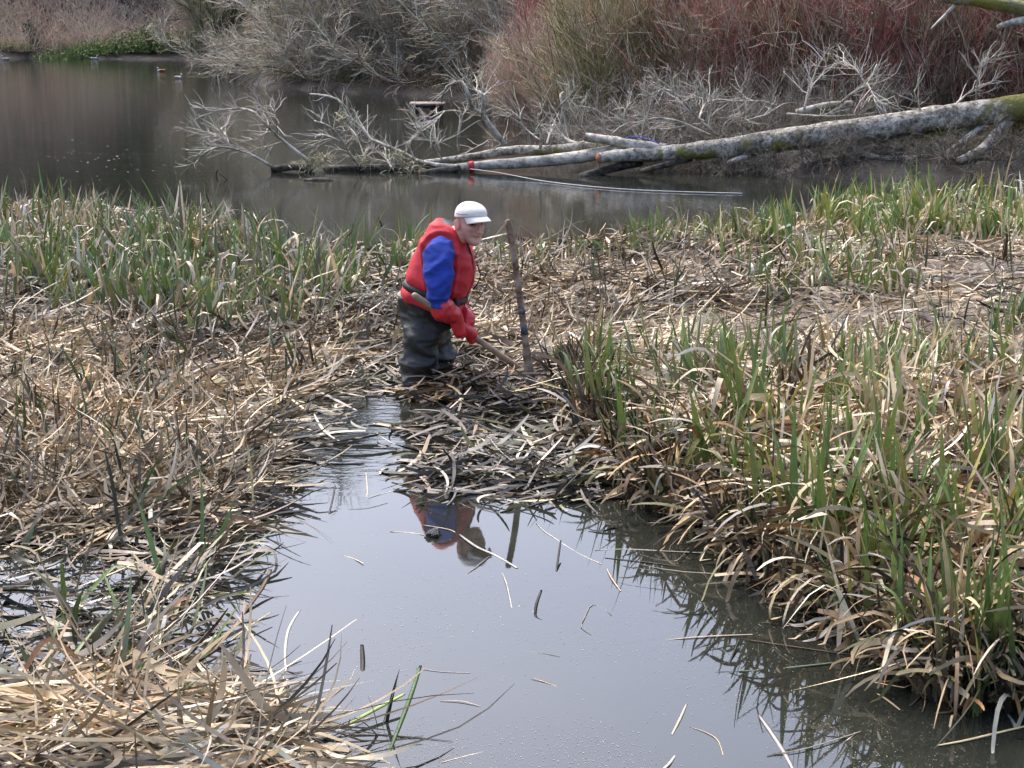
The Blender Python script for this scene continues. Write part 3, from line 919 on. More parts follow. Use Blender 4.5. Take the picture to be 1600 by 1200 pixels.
limb('limb', [(1180, 240), (1155, 248), (1138, 254)], (0.045, 0.03), (TY - 0.1, TY - 0.35), M['palebark'], 8, 8, seed=9)
limb('limb', [(1290, 228), (1375, 217), (1450, 209), (1530, 200)], (0.05, 0.06), (TY - 0.1, TY - 0.2), M['mossbark'], 14, 10, seed=10)
limb('limb', [(1335, 236), (1375, 247), (1435, 246)], (0.055, 0.03), (TY - 0.25, TY - 0.55), M['palebark'], 10, 8, seed=11)
limb('limb', [(1580, 185), (1560, 205), (1535, 232), (1498, 252)], (0.075, 0.05), (TY - 0.2, TY - 0.8), M['palebark'], 12, 10, seed=12)
limb('limb', [(1545, 190), (1515, 212), (1480, 238)], (0.05, 0.025), (TY - 0.2, TY - 0.6), M['palebark'], 12, 8, seed=13)
limb('limb', [(1245, 176), (1290, 165), (1332, 162)], (0.05, 0.045), (23.4, 23.5), M['palebark'], 8, 8, seed=14)
limb('limb', [(506, 264), (560, 263), (612, 262), (680, 258)], (0.05, 0.055), (22.8, 22.7), M['darkbark'], 12, 8, seed=15)
limb('limb', [(424, 266), (446, 262), (470, 261), (490, 267)], (0.05, 0.05), (22.6, 22.6), M['darkbark'], 8, 8, seed=16)
limb('limb', [(475, 284), (505, 282), (532, 286)], (0.04, 0.03), (21.5, 21.5), M['darkbark'], 8, 8, seed=17)

BRN = [
    ([(708, 260), (659, 254), (625, 236), (581, 219), (566, 199), (541, 180), (531, 157), (506, 149), (484, 147)], 0.036),
    ([(581, 219), (572, 224), (559, 214), (544, 197), (530, 190)], 0.020),
    ([(559, 257), (544, 236), (531, 214), (512, 196), (491, 189)], 0.024),
    ([(531, 220), (515, 214), (498, 208)], 0.013),
    ([(572, 256), (562, 224), (550, 202)], 0.015),
    ([(483, 252), (459, 233), (434, 213), (409, 188), (397, 175), (372, 169), (331, 174), (316, 167)], 0.030),
    ([(436, 214), (431, 186), (428, 171)], 0.018),
    ([(441, 222), (420, 228), (400, 232)], 0.012),
    ([(425, 205), (412, 210), (400, 222)], 0.012),
    ([(428, 262), (391, 241), (362, 232), (341, 230), (319, 239), (300, 262)], 0.024),
    ([(362, 232), (350, 217), (335, 214), (319, 211)], 0.014),
    ([(359, 229), (353, 211), (344, 200)], 0.012),
    ([(455, 289), (475, 271), (500, 277), (520, 282)], 0.018),
    ([(790, 226), (766, 196), (753, 177), (737, 167), (731, 142), (719, 127), (697, 136), (690, 160)], 0.042),
    ([(753, 178), (755, 149), (740, 138), (735, 117)], 0.034),
    ([(755, 150), (762, 143)], 0.026),
    ([(716, 236), (717, 205), (721, 177), (694, 174), (672, 185)], 0.026),
    ([(694, 174), (680, 190), (658, 206)], 0.013),
    ([(772, 232), (782, 224), (765, 218), (760, 224)], 0.015),
    ([(910, 227), (887, 219), (876, 205), (879, 170), (875, 150), (880, 144)], 0.034),
    ([(877, 164), (890, 150), (902, 134)], 0.020),
    ([(844, 232), (846, 207), (841, 195), (841, 177)], 0.028),
    ([(854, 226), (859, 210), (864, 194)], 0.022),
    ([(845, 220), (820, 200), (808, 180), (790, 170)], 0.014),
    ([(1122, 212), (1090, 185), (1060, 150), (1035, 140), (1015, 150)], 0.026),
    ([(1110, 212), (1060, 190), (1025, 185), (1000, 190)], 0.026),
    ([(1092, 187), (1100, 165), (1115, 152)], 0.020),
    ([(1105, 205), (1112, 170), (1108, 150), (1090, 145)], 0.018),
    ([(1165, 210), (1160, 190), (1164, 165), (1155, 135)], 0.024),
    ([(1160, 190), (1200, 178), (1204, 165), (1195, 158), (1150, 158), (1120, 160)], 0.016),
    ([(1257, 170), (1265, 140), (1290, 108), (1286, 85)], 0.022),
    ([(1315, 160), (1335, 143), (1355, 130), (1370, 100)], 0.024),
    ([(1355, 130), (1365, 150), (1368, 162)], 0.016),
    ([(1350, 128), (1335, 105), (1310, 95)], 0.014),
    ([(1480, 176), (1510, 148), (1535, 132), (1562, 130)], 0.024),
    ([(1440, 178), (1434, 160), (1428, 142)], 0.016),
    ([(1525, 160), (1530, 110), (1545, 90)], 0.016),
    ([(1230, 178), (1300, 182), (1370, 176)], 0.022),
    ([(1010, 236), (990, 205), (975, 180), (985, 160)], 0.018),
    ([(930, 222), (905, 195), (900, 175), (912, 160)], 0.016),
    ([(650, 254), (640, 225), (655, 205), (648, 190)], 0.014),
    ([(612, 262), (604, 248), (598, 238)], 0.018),
    ([(690, 250), (680, 228), (684, 222), (664, 218)], 0.014),
]
paths = []
for i, (pp, rd) in enumerate(BRN):
    right = pp[0][0] > 800
    y0 = TY + (0.2 if right else 0.1) + 0.15 * math.sin(i * 2.1)
    P_, _ = limb('branch', pp, (rd * 0.85, rd * 0.3), (y0, y0 + 0.7 * math.sin(i * 1.7 + 1)), M['palebark'], 14, 7, seed=20 + i, wob=0.15, rough=0.09)
    paths.append(spline(P_, 14))
paths = np.array(paths)
r = np.random.default_rng(9)
t1 = children_of(paths, 430, (0.2, 0.8), 6, r, (0.3, 0.9), 0.13, 0.01, 0.15)
t2 = children_of(t1, 1400, (0.1, 0.4), 4, r, (0.3, 0.9), 0.13, 0.0, 0.1)
T = join([tubes(t1, taper(430, 6, 0.007, 0.003, r), 4, colv([(0.52, 0.49, 0.43), (0.40, 0.37, 0.31), (0.46, 0.44, 0.33)], 430, r)),
          tubes(t2, taper(1400, 4, 0.004, 0.002, r), 3, colv([(0.46, 0.43, 0.37), (0.34, 0.31, 0.25)], 1400, r))])
tw = obj('twigs', mesh_np('twigs', *T), M['twig'], FT); tw['kind'] = 'stuff'


def moss_tuft(px, py, Y, n, s, seed):
    r = np.random.default_rng(seed)
    c = pixd(px, py, Y) - FTo
    P = c + r.normal(0, 1, (n, 3)) * np.array([s, s * 0.6, s * 0.3])
    th = r.uniform(0, 6.28, n)
    return blades(P, th, r.uniform(-0.8, 1.2, n), r.uniform(0.08, 0.22, n), r.uniform(0.006, 0.012, n), r.normal(-1, 0.5, n), r.normal(0, 0.6, n), r.normal(0, 0.8, n),
                  colv([(0.26, 0.25, 0.13), (0.36, 0.34, 0.22), (0.15, 0.14, 0.06)], n, r), colv([(0.42, 0.39, 0.28), (0.30, 0.28, 0.17)], n, r), K=4)


mt = join([moss_tuft(487, 256, 22.55, 160, 0.11, 1), moss_tuft(505, 250, 22.55, 120, 0.09, 2), moss_tuft(566, 250, 22.65, 100, 0.09, 3), moss_tuft(620, 245, 22.65, 100, 0.08, 4), moss_tuft(540, 185, 22.65, 70, 0.08, 5), moss_tuft(640, 262, 22.55, 120, 0.12, 6)])
o = obj('moss', mesh_np('moss', *mt), M['litter'], FT); o['kind'] = 'stuff'

# overhanging mossy bough, top right
OB = empty('mossy_bough', pixd(1640, 30, 24.0)); OBo = np.array(OB.location)
tag(OB, 'thick yellow-green mossy bough reaching in at the top right corner', 'bough')


def bough(name, px, rad, Y, mat, seed):
    px = np.asarray(px, float)
    P = spline(pixd(px[:, 0], px[:, 1], np.linspace(Y[0], Y[1], len(px))), 16) - OBo
    V, F, _ = tubes(P[None], np.linspace(*rad, 16)[None], 10, None, True, 0.08, seed)
    return obj(name, mesh_np(name, V, F), mat, OB)


bough('bough', [(1760, 40), (1640, 22), (1580, 10), (1530, 2), (1470, -4)], (0.13, 0.06), (22.6, 22.3), M['mossbark'], 1)
bough('side_branch', [(1640, 26), (1595, 32), (1560, 42)], (0.07, 0.035), (22.6, 22.2), M['palebark'], 2)
bough('side_branch', [(1500, 0), (1480, 20), (1455, 45)], (0.03, 0.012), (22.4, 22.2), M['palebark'], 3)
limbp = pixd(np.array([1760, 1900]), np.array([40, 290]), np.array([22.6, 22.6])) - OBo
V, F, _ = tubes(spline(limbp, 6)[None], np.array([[0.16, 0.16, 0.17, 0.18, 0.19, 0.2]]), 10, None, True, 0.05, 4)
obj('stem', mesh_np('stem', V, F), M['mossbark'], OB)

# ------------------------------------------------------------------ small things on and by the water
M['rope'] = plain('rope', (0.55, 0.53, 0.50), 0.8, 0.15, 60)
M['redstrap'] = plain('red_strap', (0.45, 0.02, 0.03), 0.6, 0.2, 40)
M['bluestrap'] = plain('blue_strap', (0.06, 0.10, 0.42), 0.6, 0.2, 40)
M['board'] = plain('weathered_board', (0.24, 0.20, 0.155), 0.8, 0.3, 12, 0.4, 60)
M['post'] = plain('dark_post', (0.05, 0.042, 0.035), 0.8, 0.3, 12, 0.4, 60)


def tube_obj(name, P, r0, r1, mat, sides=8, parent=None, K=None, rough=0.0, seed=0):
    P = np.asarray(P, float)
    if K: P = spline(P, K)
    V, F, _ = tubes(P[None], np.linspace(r0, r1, len(P))[None], sides, None, True, rough, seed)
    return obj(name, mesh_np(name, V, F), mat, parent)


rp = [pixd(735, 264, TY + 0.0), pixd(780, 270, 22.0), pix(850, 283, 0.012), pix(930, 292, 0.012), pix(1000, 297, 0.012), pix(1080, 300, 0.012), pix(1160, 302, 0.012)]
tag(tube_obj('rope', rp, 0.006, 0.006, M['rope'], 6, None, 40), 'thin white rope running from the fallen tree across the water', 'rope')
# strap loops
def loop_band(name, c, axis, rad, width, mat, label):
    axis = unit(np.asarray(axis, float))
    n1 = unit(np.cross(axis, [0.1, 0.2, 0.95])); n2 = np.cross(axis, n1)
    a = np.linspace(0, 2 * math.pi, 25)[:-1]
    parts = []
    ring = lambda rr, s: c + axis * s + rr * (np.cos(a)[:, None] * n1 + np.sin(a)[:, None] * n2)
    V = np.concatenate([ring(rad, -width / 2), ring(rad, width / 2), ring(rad + 0.006, width / 2), ring(rad + 0.006, -width / 2)])
    k = 24; q = []
    for b in range(4):
        i = np.arange(k); j = (i + 1) % k; nb = (b + 1) % 4
        q.append(np.stack([b * k + i, b * k + j, nb * k + j, nb * k + i], -1))
    o = obj(name, mesh_np(name, V, [np.concatenate(q)]), mat)
    return tag(o, label, 'strap')


i_ = int(24 * 0.86)
loop_band('strap', LB[20] + FTo, LB[21] - LB[19], 0.068, 0.07, M['redstrap'], 'red strap looped round the fallen limb where the rope is tied')
tube_obj('strap', [pixd(1030, 224, TY - 0.15), pixd(1005, 216, TY - 0.05), pixd(985, 214, TY), pixd(978, 216, TY)], 0.009, 0.009, M['bluestrap'], 6, None, 10)
tag(bpy.context.scene.objects[-1] if False else COL.objects[-1], 'blue strap lying over the upper cut limb of the fallen tree', 'strap')
tag(tube_obj('stake', [pix(1466, 262) - np.array([0, 0, 0.2]), pix(1466, 262), pixd(1461, 235, float(pix(1466, 262)[1]) + 0.02)], 0.032, 0.026, M['palebark'], 7, None, 6, 0.08), 'short pale stake standing in the water under the fallen trunk', 'stake')

# platform in the pond
pc = pix(668, 181)
PF = empty('wooden_platform', pc)
tag(PF, 'small wooden platform on dark posts standing in the pond', 'platform')


def box_np(c, s):
    c = np.asarray(c, float); s = np.asarray(s, float) / 2
    V = np.array([[x, y, z] for z in (-1, 1) for y in (-1, 1) for x in (-1, 1)]) * s + c
    F = np.array([[0, 2, 3, 1], [4, 5, 7, 6], [0, 1, 5, 4], [2, 6, 7, 3], [0, 4, 6, 2], [1, 3, 7, 5]])
    return V, [F], None


for k in range(4):
    V, F, _ = box_np((0.004 * (k % 2), -0.24 + 0.16 * k, 0.245), (0.70, 0.145, 0.04))
    obj('board', mesh_np('board', V, F, None, False), M['board'], PF)
for x, y in ((-0.22, -0.18), (0.10, -0.18), (0.27, -0.18), (-0.22, 0.18), (0.27, 0.18)):
    tube_obj('post', [(x, y, -0.4), (x, y, 0.22)], 0.045, 0.045, M['post'], 8, PF, None)
V, F, _ = box_np((0.02, -0.18, 0.19), (0.58, 0.05, 0.055)); obj('beam', mesh_np('beam', V, F, None, False), M['post'], PF)


# ducks
def ellip(c, s, n=14, m=10):
    u = np.linspace(0, math.pi, m); v = np.arange(n) / n * 2 * math.pi
    V = np.array([[math.cos(a), math.sin(a) * math.cos(b), math.sin(a) * math.sin(b)] for a in u for b in v]) * np.asarray(s) + np.asarray(c)
    q = [[i * n + j, i * n + (j + 1) % n, (i + 1) * n + (j + 1) % n, (i + 1) * n + j] for i in range(m - 1) for j in range(n)]
    return V, [np.array(q)], None


def duck(px, py, rz, cb, ch, cbr, label, s=1.0):
    e = empty('duck', pix(px, py), rz); e.scale = (s, s, s)
    e.scale = (s * 0.75,) * 3
    tag(e, label, 'duck', 'ducks on the pond')
    mb = plain('duck_body', cb, 0.6, 0.3, 25); mh = plain('duck_head', ch, 0.6, 0.15, 25); mr = plain('duck_breast', cbr, 0.6, 0.15, 25); mk = plain('duck_bill', (0.16, 0.13, 0.05), 0.4, 0.1)
    V, F, _ = ellip((0, 0, 0.035), (0.19, 0.095, 0.085)); V[:, 2] += 0.06 * np.clip(-V[:, 0] / 0.19, 0, 1) ** 2
    obj('body', mesh_np('body', V, F), mb, e)
    V, F, _ = ellip((0.115, 0, 0.05), (0.095, 0.08, 0.08)); obj('breast', mesh_np('breast', V, F), mr, e)
    tube_obj('neck', [(0.13, 0, 0.08), (0.155, 0, 0.14), (0.165, 0, 0.18)], 0.042, 0.034, mh, 9, e, 6)
    V, F, _ = ellip((0.175, 0, 0.195), (0.052, 0.038, 0.04)); obj('head', mesh_np('head', V, F), mh, e)
    V, F, _ = ellip((0.24, 0, 0.185), (0.035, 0.017, 0.009)); obj('bill', mesh_np('bill', V, F), mk, e)
    V, F, _ = ellip((-0.20, 0, 0.10), (0.06, 0.04, 0.014)); obj('tail', mesh_np('tail', V, F), mb, e)
    for sy in (-1, 1):
        V, F, _ = ellip((-0.03, 0.08 * sy, 0.07), (0.14, 0.022, 0.045)); obj('wing', mesh_np('wing', V, F), mb, e)


duck(252, 112, R(200), (0.20, 0.075, 0.045), (0.48, 0.42, 0.36), (0.46, 0.41, 0.35), 'chestnut and white duck swimming on the far side of the pond', 0.85)
duck(279, 123, R(-30), (0.22, 0.20, 0.17), (0.42, 0.39, 0.34), (0.36, 0.33, 0.29), 'grey and white duck swimming nearest of the far ducks', 0.9)
duck(147, 93, R(10), (0.32, 0.29, 0.25), (0.27, 0.24, 0.20), (0.32, 0.29, 0.25), 'pale duck resting at the far bank below the bramble', 1.0)
duck(9, 94, R(175), (0.26, 0.24, 0.21), (0.30, 0.27, 0.24), (0.34, 0.31, 0.27), 'grey duck at the far bank by the left edge', 1.0)

# blue tub half seen behind the reeds, far left
tc_ = pix(-14, 376, 0.0)
TB = empty('blue_container', tc_)
tag(TB, 'small blue container half hidden in the reeds at the left edge', 'container')
mtub = plain('blue_plastic', (0.035, 0.12, 0.50), 0.35, 0.1, 8)
a = np.arange(24) / 24 * 2 * math.pi
prof_ = [(0.085, 0.0), (0.105, 0.30), (0.118, 0.302), (0.118, 0.33), (0.100, 0.33), (0.082, 0.02)]
V = np.array([[rr * math.cos(t), rr * math.sin(t), zz] for rr, zz in prof_ for t in a])
q = [[i * 24 + j, i * 24 + (j + 1) % 24, (i + 1) * 24 + (j + 1) % 24, (i + 1) * 24 + j] for i in range(len(prof_) - 1) for j in range(24)]
obj('wall', mesh_np('wall', V, [np.array(q), np.arange(24)[::-1][None], (5 * 24 + np.arange(24))[None]]), mtub, TB)
tube_obj('handle', [(-0.118, 0, 0.31), (-0.08, -0.09, 0.29), (0, -0.125, 0.27), (0.08, -0.09, 0.29), (0.118, 0, 0.31)], 0.005, 0.005, M['post'], 6, TB, 16)

# ------------------------------------------------------------------ reed bed: the trampled litter
LEFT_MID = [(-60, 520), (450, 520), (625, 545), (500, 640), (455, 760), (420, 820), (300, 830), (-60, 850)]
LEFT_BACK = [(-60, 328), (150, 340), (330, 350), (420, 386), (640, 398), (640, 560), (-60, 545)]
LEFT_WET = [(-60, 840), (420, 815), (345, 930), (320, 1050), (-60, 1120)]
LEFT_FRONT = [(-60, 1260), (40, 1110), (250, 1090), (470, 1125), (555, 1165), (560, 1260)]
RIGHT_BACK = [(650, 398), (900, 390), (1230, 360), (1700, 332), (1700, 470), (1000, 520), (860, 590), (740, 552), (650, 550)]
RIGHT_MID = [(870, 520), (1700, 450), (1700, 780), (1100, 760), (975, 735), (900, 670), (870, 610)]
RIGHT_FRONT = [(970, 735), (1700, 680), (1750, 1100), (1560, 1105), (1455, 1090), (1385, 1015), (1275, 955), (1185, 905), (1105, 825), (1005, 785)]
HUT = {'straw': 3, 'tan': 3, 'orange': 1.5, 'pale': 1.2, 'grey': 1, 'brown': 1.2, 'olive': 0.6}
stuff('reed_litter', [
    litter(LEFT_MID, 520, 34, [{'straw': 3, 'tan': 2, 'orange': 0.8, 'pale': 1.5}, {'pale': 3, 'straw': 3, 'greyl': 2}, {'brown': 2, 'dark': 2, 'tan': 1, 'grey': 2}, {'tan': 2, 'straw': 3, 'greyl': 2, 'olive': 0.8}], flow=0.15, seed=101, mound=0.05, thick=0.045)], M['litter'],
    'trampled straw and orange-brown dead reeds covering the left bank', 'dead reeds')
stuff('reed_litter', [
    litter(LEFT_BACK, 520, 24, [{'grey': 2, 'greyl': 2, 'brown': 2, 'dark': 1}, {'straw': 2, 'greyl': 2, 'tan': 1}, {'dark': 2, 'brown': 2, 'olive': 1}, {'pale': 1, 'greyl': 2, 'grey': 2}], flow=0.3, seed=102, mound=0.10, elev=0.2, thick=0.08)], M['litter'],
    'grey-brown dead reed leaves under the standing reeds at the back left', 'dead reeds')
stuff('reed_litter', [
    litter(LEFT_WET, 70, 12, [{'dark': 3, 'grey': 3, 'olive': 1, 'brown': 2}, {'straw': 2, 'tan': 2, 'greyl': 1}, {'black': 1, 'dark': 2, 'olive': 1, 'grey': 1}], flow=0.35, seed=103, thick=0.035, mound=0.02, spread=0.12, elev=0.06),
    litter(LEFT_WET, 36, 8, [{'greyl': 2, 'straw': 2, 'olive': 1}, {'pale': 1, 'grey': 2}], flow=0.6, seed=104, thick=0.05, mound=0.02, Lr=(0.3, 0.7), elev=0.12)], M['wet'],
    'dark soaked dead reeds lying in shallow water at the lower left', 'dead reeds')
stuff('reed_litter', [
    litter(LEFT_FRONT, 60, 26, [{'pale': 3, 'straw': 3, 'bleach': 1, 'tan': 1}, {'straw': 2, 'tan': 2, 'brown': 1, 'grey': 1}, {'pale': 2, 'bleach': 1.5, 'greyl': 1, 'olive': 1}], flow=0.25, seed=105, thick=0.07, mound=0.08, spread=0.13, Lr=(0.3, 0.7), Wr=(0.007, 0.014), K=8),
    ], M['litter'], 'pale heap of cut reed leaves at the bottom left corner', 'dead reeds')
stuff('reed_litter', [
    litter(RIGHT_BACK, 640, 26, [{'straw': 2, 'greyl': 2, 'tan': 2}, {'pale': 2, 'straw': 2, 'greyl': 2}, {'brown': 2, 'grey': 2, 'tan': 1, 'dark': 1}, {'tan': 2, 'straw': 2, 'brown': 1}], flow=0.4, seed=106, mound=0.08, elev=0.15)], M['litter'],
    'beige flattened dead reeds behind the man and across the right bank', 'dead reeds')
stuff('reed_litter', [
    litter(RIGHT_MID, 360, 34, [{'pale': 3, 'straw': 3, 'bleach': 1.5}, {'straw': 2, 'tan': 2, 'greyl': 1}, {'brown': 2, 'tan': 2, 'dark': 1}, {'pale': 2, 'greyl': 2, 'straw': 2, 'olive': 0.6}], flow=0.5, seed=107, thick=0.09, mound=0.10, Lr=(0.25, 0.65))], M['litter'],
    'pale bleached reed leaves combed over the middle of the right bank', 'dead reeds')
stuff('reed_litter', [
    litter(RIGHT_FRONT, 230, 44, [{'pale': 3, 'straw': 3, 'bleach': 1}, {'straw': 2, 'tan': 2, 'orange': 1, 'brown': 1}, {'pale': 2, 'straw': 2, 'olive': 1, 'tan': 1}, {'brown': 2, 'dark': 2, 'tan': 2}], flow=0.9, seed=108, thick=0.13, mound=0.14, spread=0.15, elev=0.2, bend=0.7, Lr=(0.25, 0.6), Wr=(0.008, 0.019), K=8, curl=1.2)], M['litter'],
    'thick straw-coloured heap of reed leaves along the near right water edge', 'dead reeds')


# crumbs: broken bits trodden into the mat
def crumbs(poly, n, pal, seed):
    r = np.random.default_rng(seed)
    XY = sample_poly(poly, n, r)
    XY = XY[sdist(XY, BEDG) > 0.0]
    n = len(XY)
    gz = np.maximum(bed_h(XY), 0)
    cc = pick(pal, n, r, 0.35)
    return blades(np.column_stack([XY, gz + 0.004 + 0.05 * r.random(n) ** 2]), r.uniform(0, 6.28, n), r.normal(0.05, 0.25, n), r.uniform(0.03, 0.13, n), r.uniform(0.004, 0.010, n), r.normal(-0.2, 0.6, n), r.normal(0, 1.2, n), r.normal(0, 0.9, n), cc, cc * 0.9, K=3, floor=gz, prof='strip')


CP_ = {'straw': 2, 'tan': 2, 'pale': 1, 'brown': 2, 'dark': 2, 'greyl': 1, 'grey': 1, 'olive': 0.5}
stuff('reed_crumbs', [crumbs(LEFT_MID, 9000, CP_, 141), crumbs(LEFT_BACK, 5000, {'grey': 2, 'brown': 2, 'dark': 2, 'straw': 1}, 142), crumbs(RIGHT_BACK, 7000, CP_, 143), crumbs(RIGHT_MID, 8000, CP_, 144), crumbs(RIGHT_FRONT, 5000, CP_, 145), crumbs(LEFT_WET, 500, {'dark': 3, 'brown': 2, 'grey': 2, 'straw': 1}, 146)],
      M['litter'], 'fine broken reed fragments trodden into the mud of both banks', 'dead reeds')


# dead leaves hanging over the water edge on the right
def edge_points(poly_px, n, r, inland=(0.02, 0.3)):
    p = pix(np.array([q[0] for q in poly_px], float), np.array([q[1] for q in poly_px], float))[:, :2]
    seg = np.linalg.norm(np.diff(p, axis=0), axis=1)
    s = r.uniform(0, seg.sum(), n)
    cs = np.concatenate([[0], np.cumsum(seg)])
    i = np.clip(np.searchsorted(cs, s) - 1, 0, len(seg) - 1)
    f = ((s - cs[i]) / seg[i])[:, None]
    q = p[i] * (1 - f) + p[i + 1] * f
    t = unit(p[i + 1] - p[i])
    nrm = np.stack([-t[:, 1], t[:, 0]], 1)       # to the left of travel
    return q + nrm * r.uniform(*inland, n)[:, None], nrm


REDGE = [(860, 600), (884, 645), (908, 690), (960, 735), (1000, 792), (1105, 832), (1180, 912), (1270, 962), (1380, 1022), (1450, 1098), (1560, 1112), (1720, 1112)]
r = np.random.default_rng(120)
n = 1600
XY, nrm = edge_points(REDGE, n, r, (0.0, 0.34))
out_az = np.arctan2(-nrm[:, 1], -nrm[:, 0]) + r.normal(0, 1.3, n)
gz = np.maximum(bed_h(XY), 0)
nearer = sstep(-XY[:, 1], -9.0, -6.0)
z0 = gz + r.uniform(0.0, 0.12, n) + 0.08 * nearer * r.random(n)
cc = pick({'straw': 4, 'pale': 2.5, 'tan': 4, 'orange': 1, 'brown': 3, 'greyl': 2, 'olive': 2, 'dark': 2}, n, r)
droop = blades(np.column_stack([XY, z0]), out_az, r.normal(0.9, 0.5, n), r.uniform(0.1, 0.5, n) * (0.75 + 0.35 * nearer), r.uniform(0.008, 0.019, n), -r.uniform(0.8, 3.2, n), r.normal(0, 0.5, n), r.normal(0, 0.9, n), cc, cc * r.uniform(0.6, 1.1, (n, 1)), K=8,
               floor=np.zeros(n), prof='strip', bend_p=1.0)
n = 2200
XY, nrm = edge_points(REDGE, n, r, (-0.02, 0.22))
az = r.uniform(0, 6.28, n)
cc = pick({'dark': 4, 'brown': 3, 'black': 3, 'grey': 1.5, 'tan': 1, 'olive': 1}, n, r)
stubs = blades(np.column_stack([XY, np.full(n, -0.03)]), az, math.pi / 2 - np.abs(r.normal(0.2, 0.2, n)), r.uniform(0.12, 0.42, n), r.uniform(0.010, 0.022, n), -np.abs(r.normal(0.3, 0.4, n)), r.normal(0, 0.4, n), r.normal(0, 0.8, n), cc, cc * 1.2, K=5, prof='strip')
stuff('hanging_reed_leaves', [droop], M['litter'], 'curled dead leaves hanging over the right water edge', 'dead reeds')
stuff('reed_stubble', [stubs], M['wet'], 'dark wet stems standing in the water along the right edge', 'reed stems')
# left water edge: sodden tangle
LEDGE = [(300, 1085), (268, 1020), (288, 950), (325, 880), (376, 828), (412, 770), (436, 694), (474, 640), (540, 600), (632, 562)]
n = 520
XY, nrm = edge_points(LEDGE, n, r, (-0.06, 0.22))
cc = pick({'dark': 3, 'brown': 2, 'grey': 2, 'black': 2, 'straw': 1, 'greyl': 1, 'olive': 1}, n, r)
ledge = blades(np.column_stack([XY, r.uniform(-0.01, 0.07, n)]), r.normal(0.5, 0.9, n), r.normal(0.15, 0.3, n), r.uniform(0.12, 0.42, n), r.uniform(0.007, 0.015, n), r.normal(-0.3, 0.5, n), r.normal(0, 0.7, n), r.normal(0, 0.8, n), cc, cc * r.uniform(0.7, 1.2, (n, 1)), K=6, floor=np.full(n, 0.0), prof='strip')
stuff('sodden_reeds', [ledge], M['wet'], 'sodden dark reed tangle along the left edge of the channel', 'dead reeds')

# floating rafts of dug-out reed in front of the man
def raft(c, rx, ry, n, pal, seed, thick, L=(0.10, 0.34), W=(0.010, 0.022), el=0.08):
    r = np.random.default_rng(seed)
    u = r.normal(0, 0.5, (n, 2))
    q = np.array([[c[0] + a * rx, c[1] + b * ry] for a, b in u])
    p = pix(q[:, 0], q[:, 1])
    rel = np.exp(-(u ** 2).sum(1) * 1.2)
    z = 0.003 + thick * rel * r.random(n)
    cc = pick(pal, n, r)
    Ln = r.uniform(*L, n)
    az = r.normal(0.2, 0.8, n) + np.where(r.random(n) < 0.5, math.pi, 0)
    st = np.column_stack([p[:, :2] - 0.45 * Ln[:, None] * np.stack([np.cos(az), np.sin(az)], 1), z])
    return blades(st, az, r.normal(el, 0.2, n), Ln, r.uniform(*W, n), r.normal(-0.25, 0.4, n), r.normal(0, 0.9, n), r.normal(0, 0.7, n), cc, cc * r.uniform(0.7, 1.2, (n, 1)), K=7, floor=np.zeros(n), prof='strip')


stuff('reed_raft', [raft((735, 612), 115, 22, 650, {'orange': 2, 'tan': 2, 'brown': 5, 'straw': 0.6, 'dark': 4, 'black': 1}, 131, 0.12),
                    raft((800, 642), 75, 24, 300, {'pale': 1, 'straw': 1, 'dark': 4, 'grey': 2, 'olive': 1, 'black': 3}, 132, 0.09)], M['wet'], 'brown raft of dug-out reeds at the feet of the man', 'dead reeds')
stuff('reed_raft', [raft((755, 740), 105, 36, 620, {'dark': 5, 'greyl': 2, 'straw': 0.7, 'pale': 0.6, 'brown': 2, 'olive': 1.5, 'black': 5, 'grey': 2}, 133, 0.07),
                    raft((885, 755), 65, 30, 220, {'dark': 4, 'greyl': 1.4, 'pale': 0.6, 'olive': 1, 'grey': 2, 'black': 3}, 134, 0.06)], M['wet'], 'muddy grey raft of cut reeds floating in the middle of the channel', 'dead reeds')
stuff('reed_raft', [raft((560, 590), 70, 22, 90, {'greyl': 3, 'pale': 2, 'grey': 2, 'straw': 1}, 135, 0.02),
                    raft((500, 660), 50, 36, 50, {'greyl': 3, 'grey': 2, 'straw': 1}, 136, 0.02),
                    raft((690, 672), 90, 22, 150, {'greyl': 1.5, 'grey': 3, 'dark': 4, 'straw': 1}, 137, 0.03),
                    raft((850, 692), 60, 34, 140, {'greyl': 2, 'grey': 2, 'olive': 1, 'pale': 1, 'dark': 2}, 138, 0.03)], M['litter'], 'thin scatter of loose reed pieces floating round the wading man', 'dead reeds')

# muddy clods in the rafts
def clod(px, py, s, label, seed):
    r = np.random.default_rng(seed)
    V, F, _ = ellip((0, 0, 0), (1, 1, 1), 22, 16)
    nv = np.array([mnoise.noise(Vector(v * 1.9 + seed)) + 0.5 * mnoise.noise(Vector(v * 4.7 + seed)) + 0.3 * mnoise.noise(Vector(v * 11 + seed)) for v in V])
    V = V * (1 + 0.42 * nv)[:, None] * np.array(s)
    o = obj('mud_clod', mesh_np('mud_clod', V, F), M['claymud'])
    o.location = pix(px, py); o.rotation_euler = (0, 0, seed)
    tag(o, label, 'mud')


M['claymud'] = mud_mat('black_silt', (0.010, 0.009, 0.008), (0.025, 0.022, 0.019), (0.06, 0.052, 0.045), 0.35, 9)
clod(790, 640, (0.11, 0.08, 0.055), 'black mud clod in the brown raft near the standing pole', 1)
clod(775, 722, (0.16, 0.09, 0.045), 'large wet mud clod in the grey raft mid channel', 2)
clod(700, 735, (0.10, 0.07, 0.04), 'black mud clod at the left end of the grey raft', 3)
clod(677, 838, (0.035, 0.03, 0.03), 'small black root clod on the cut stalk below the grey raft', 4)
clod(850, 650, (0.07, 0.06, 0.03), 'small mud clod right of the pole foot', 5)

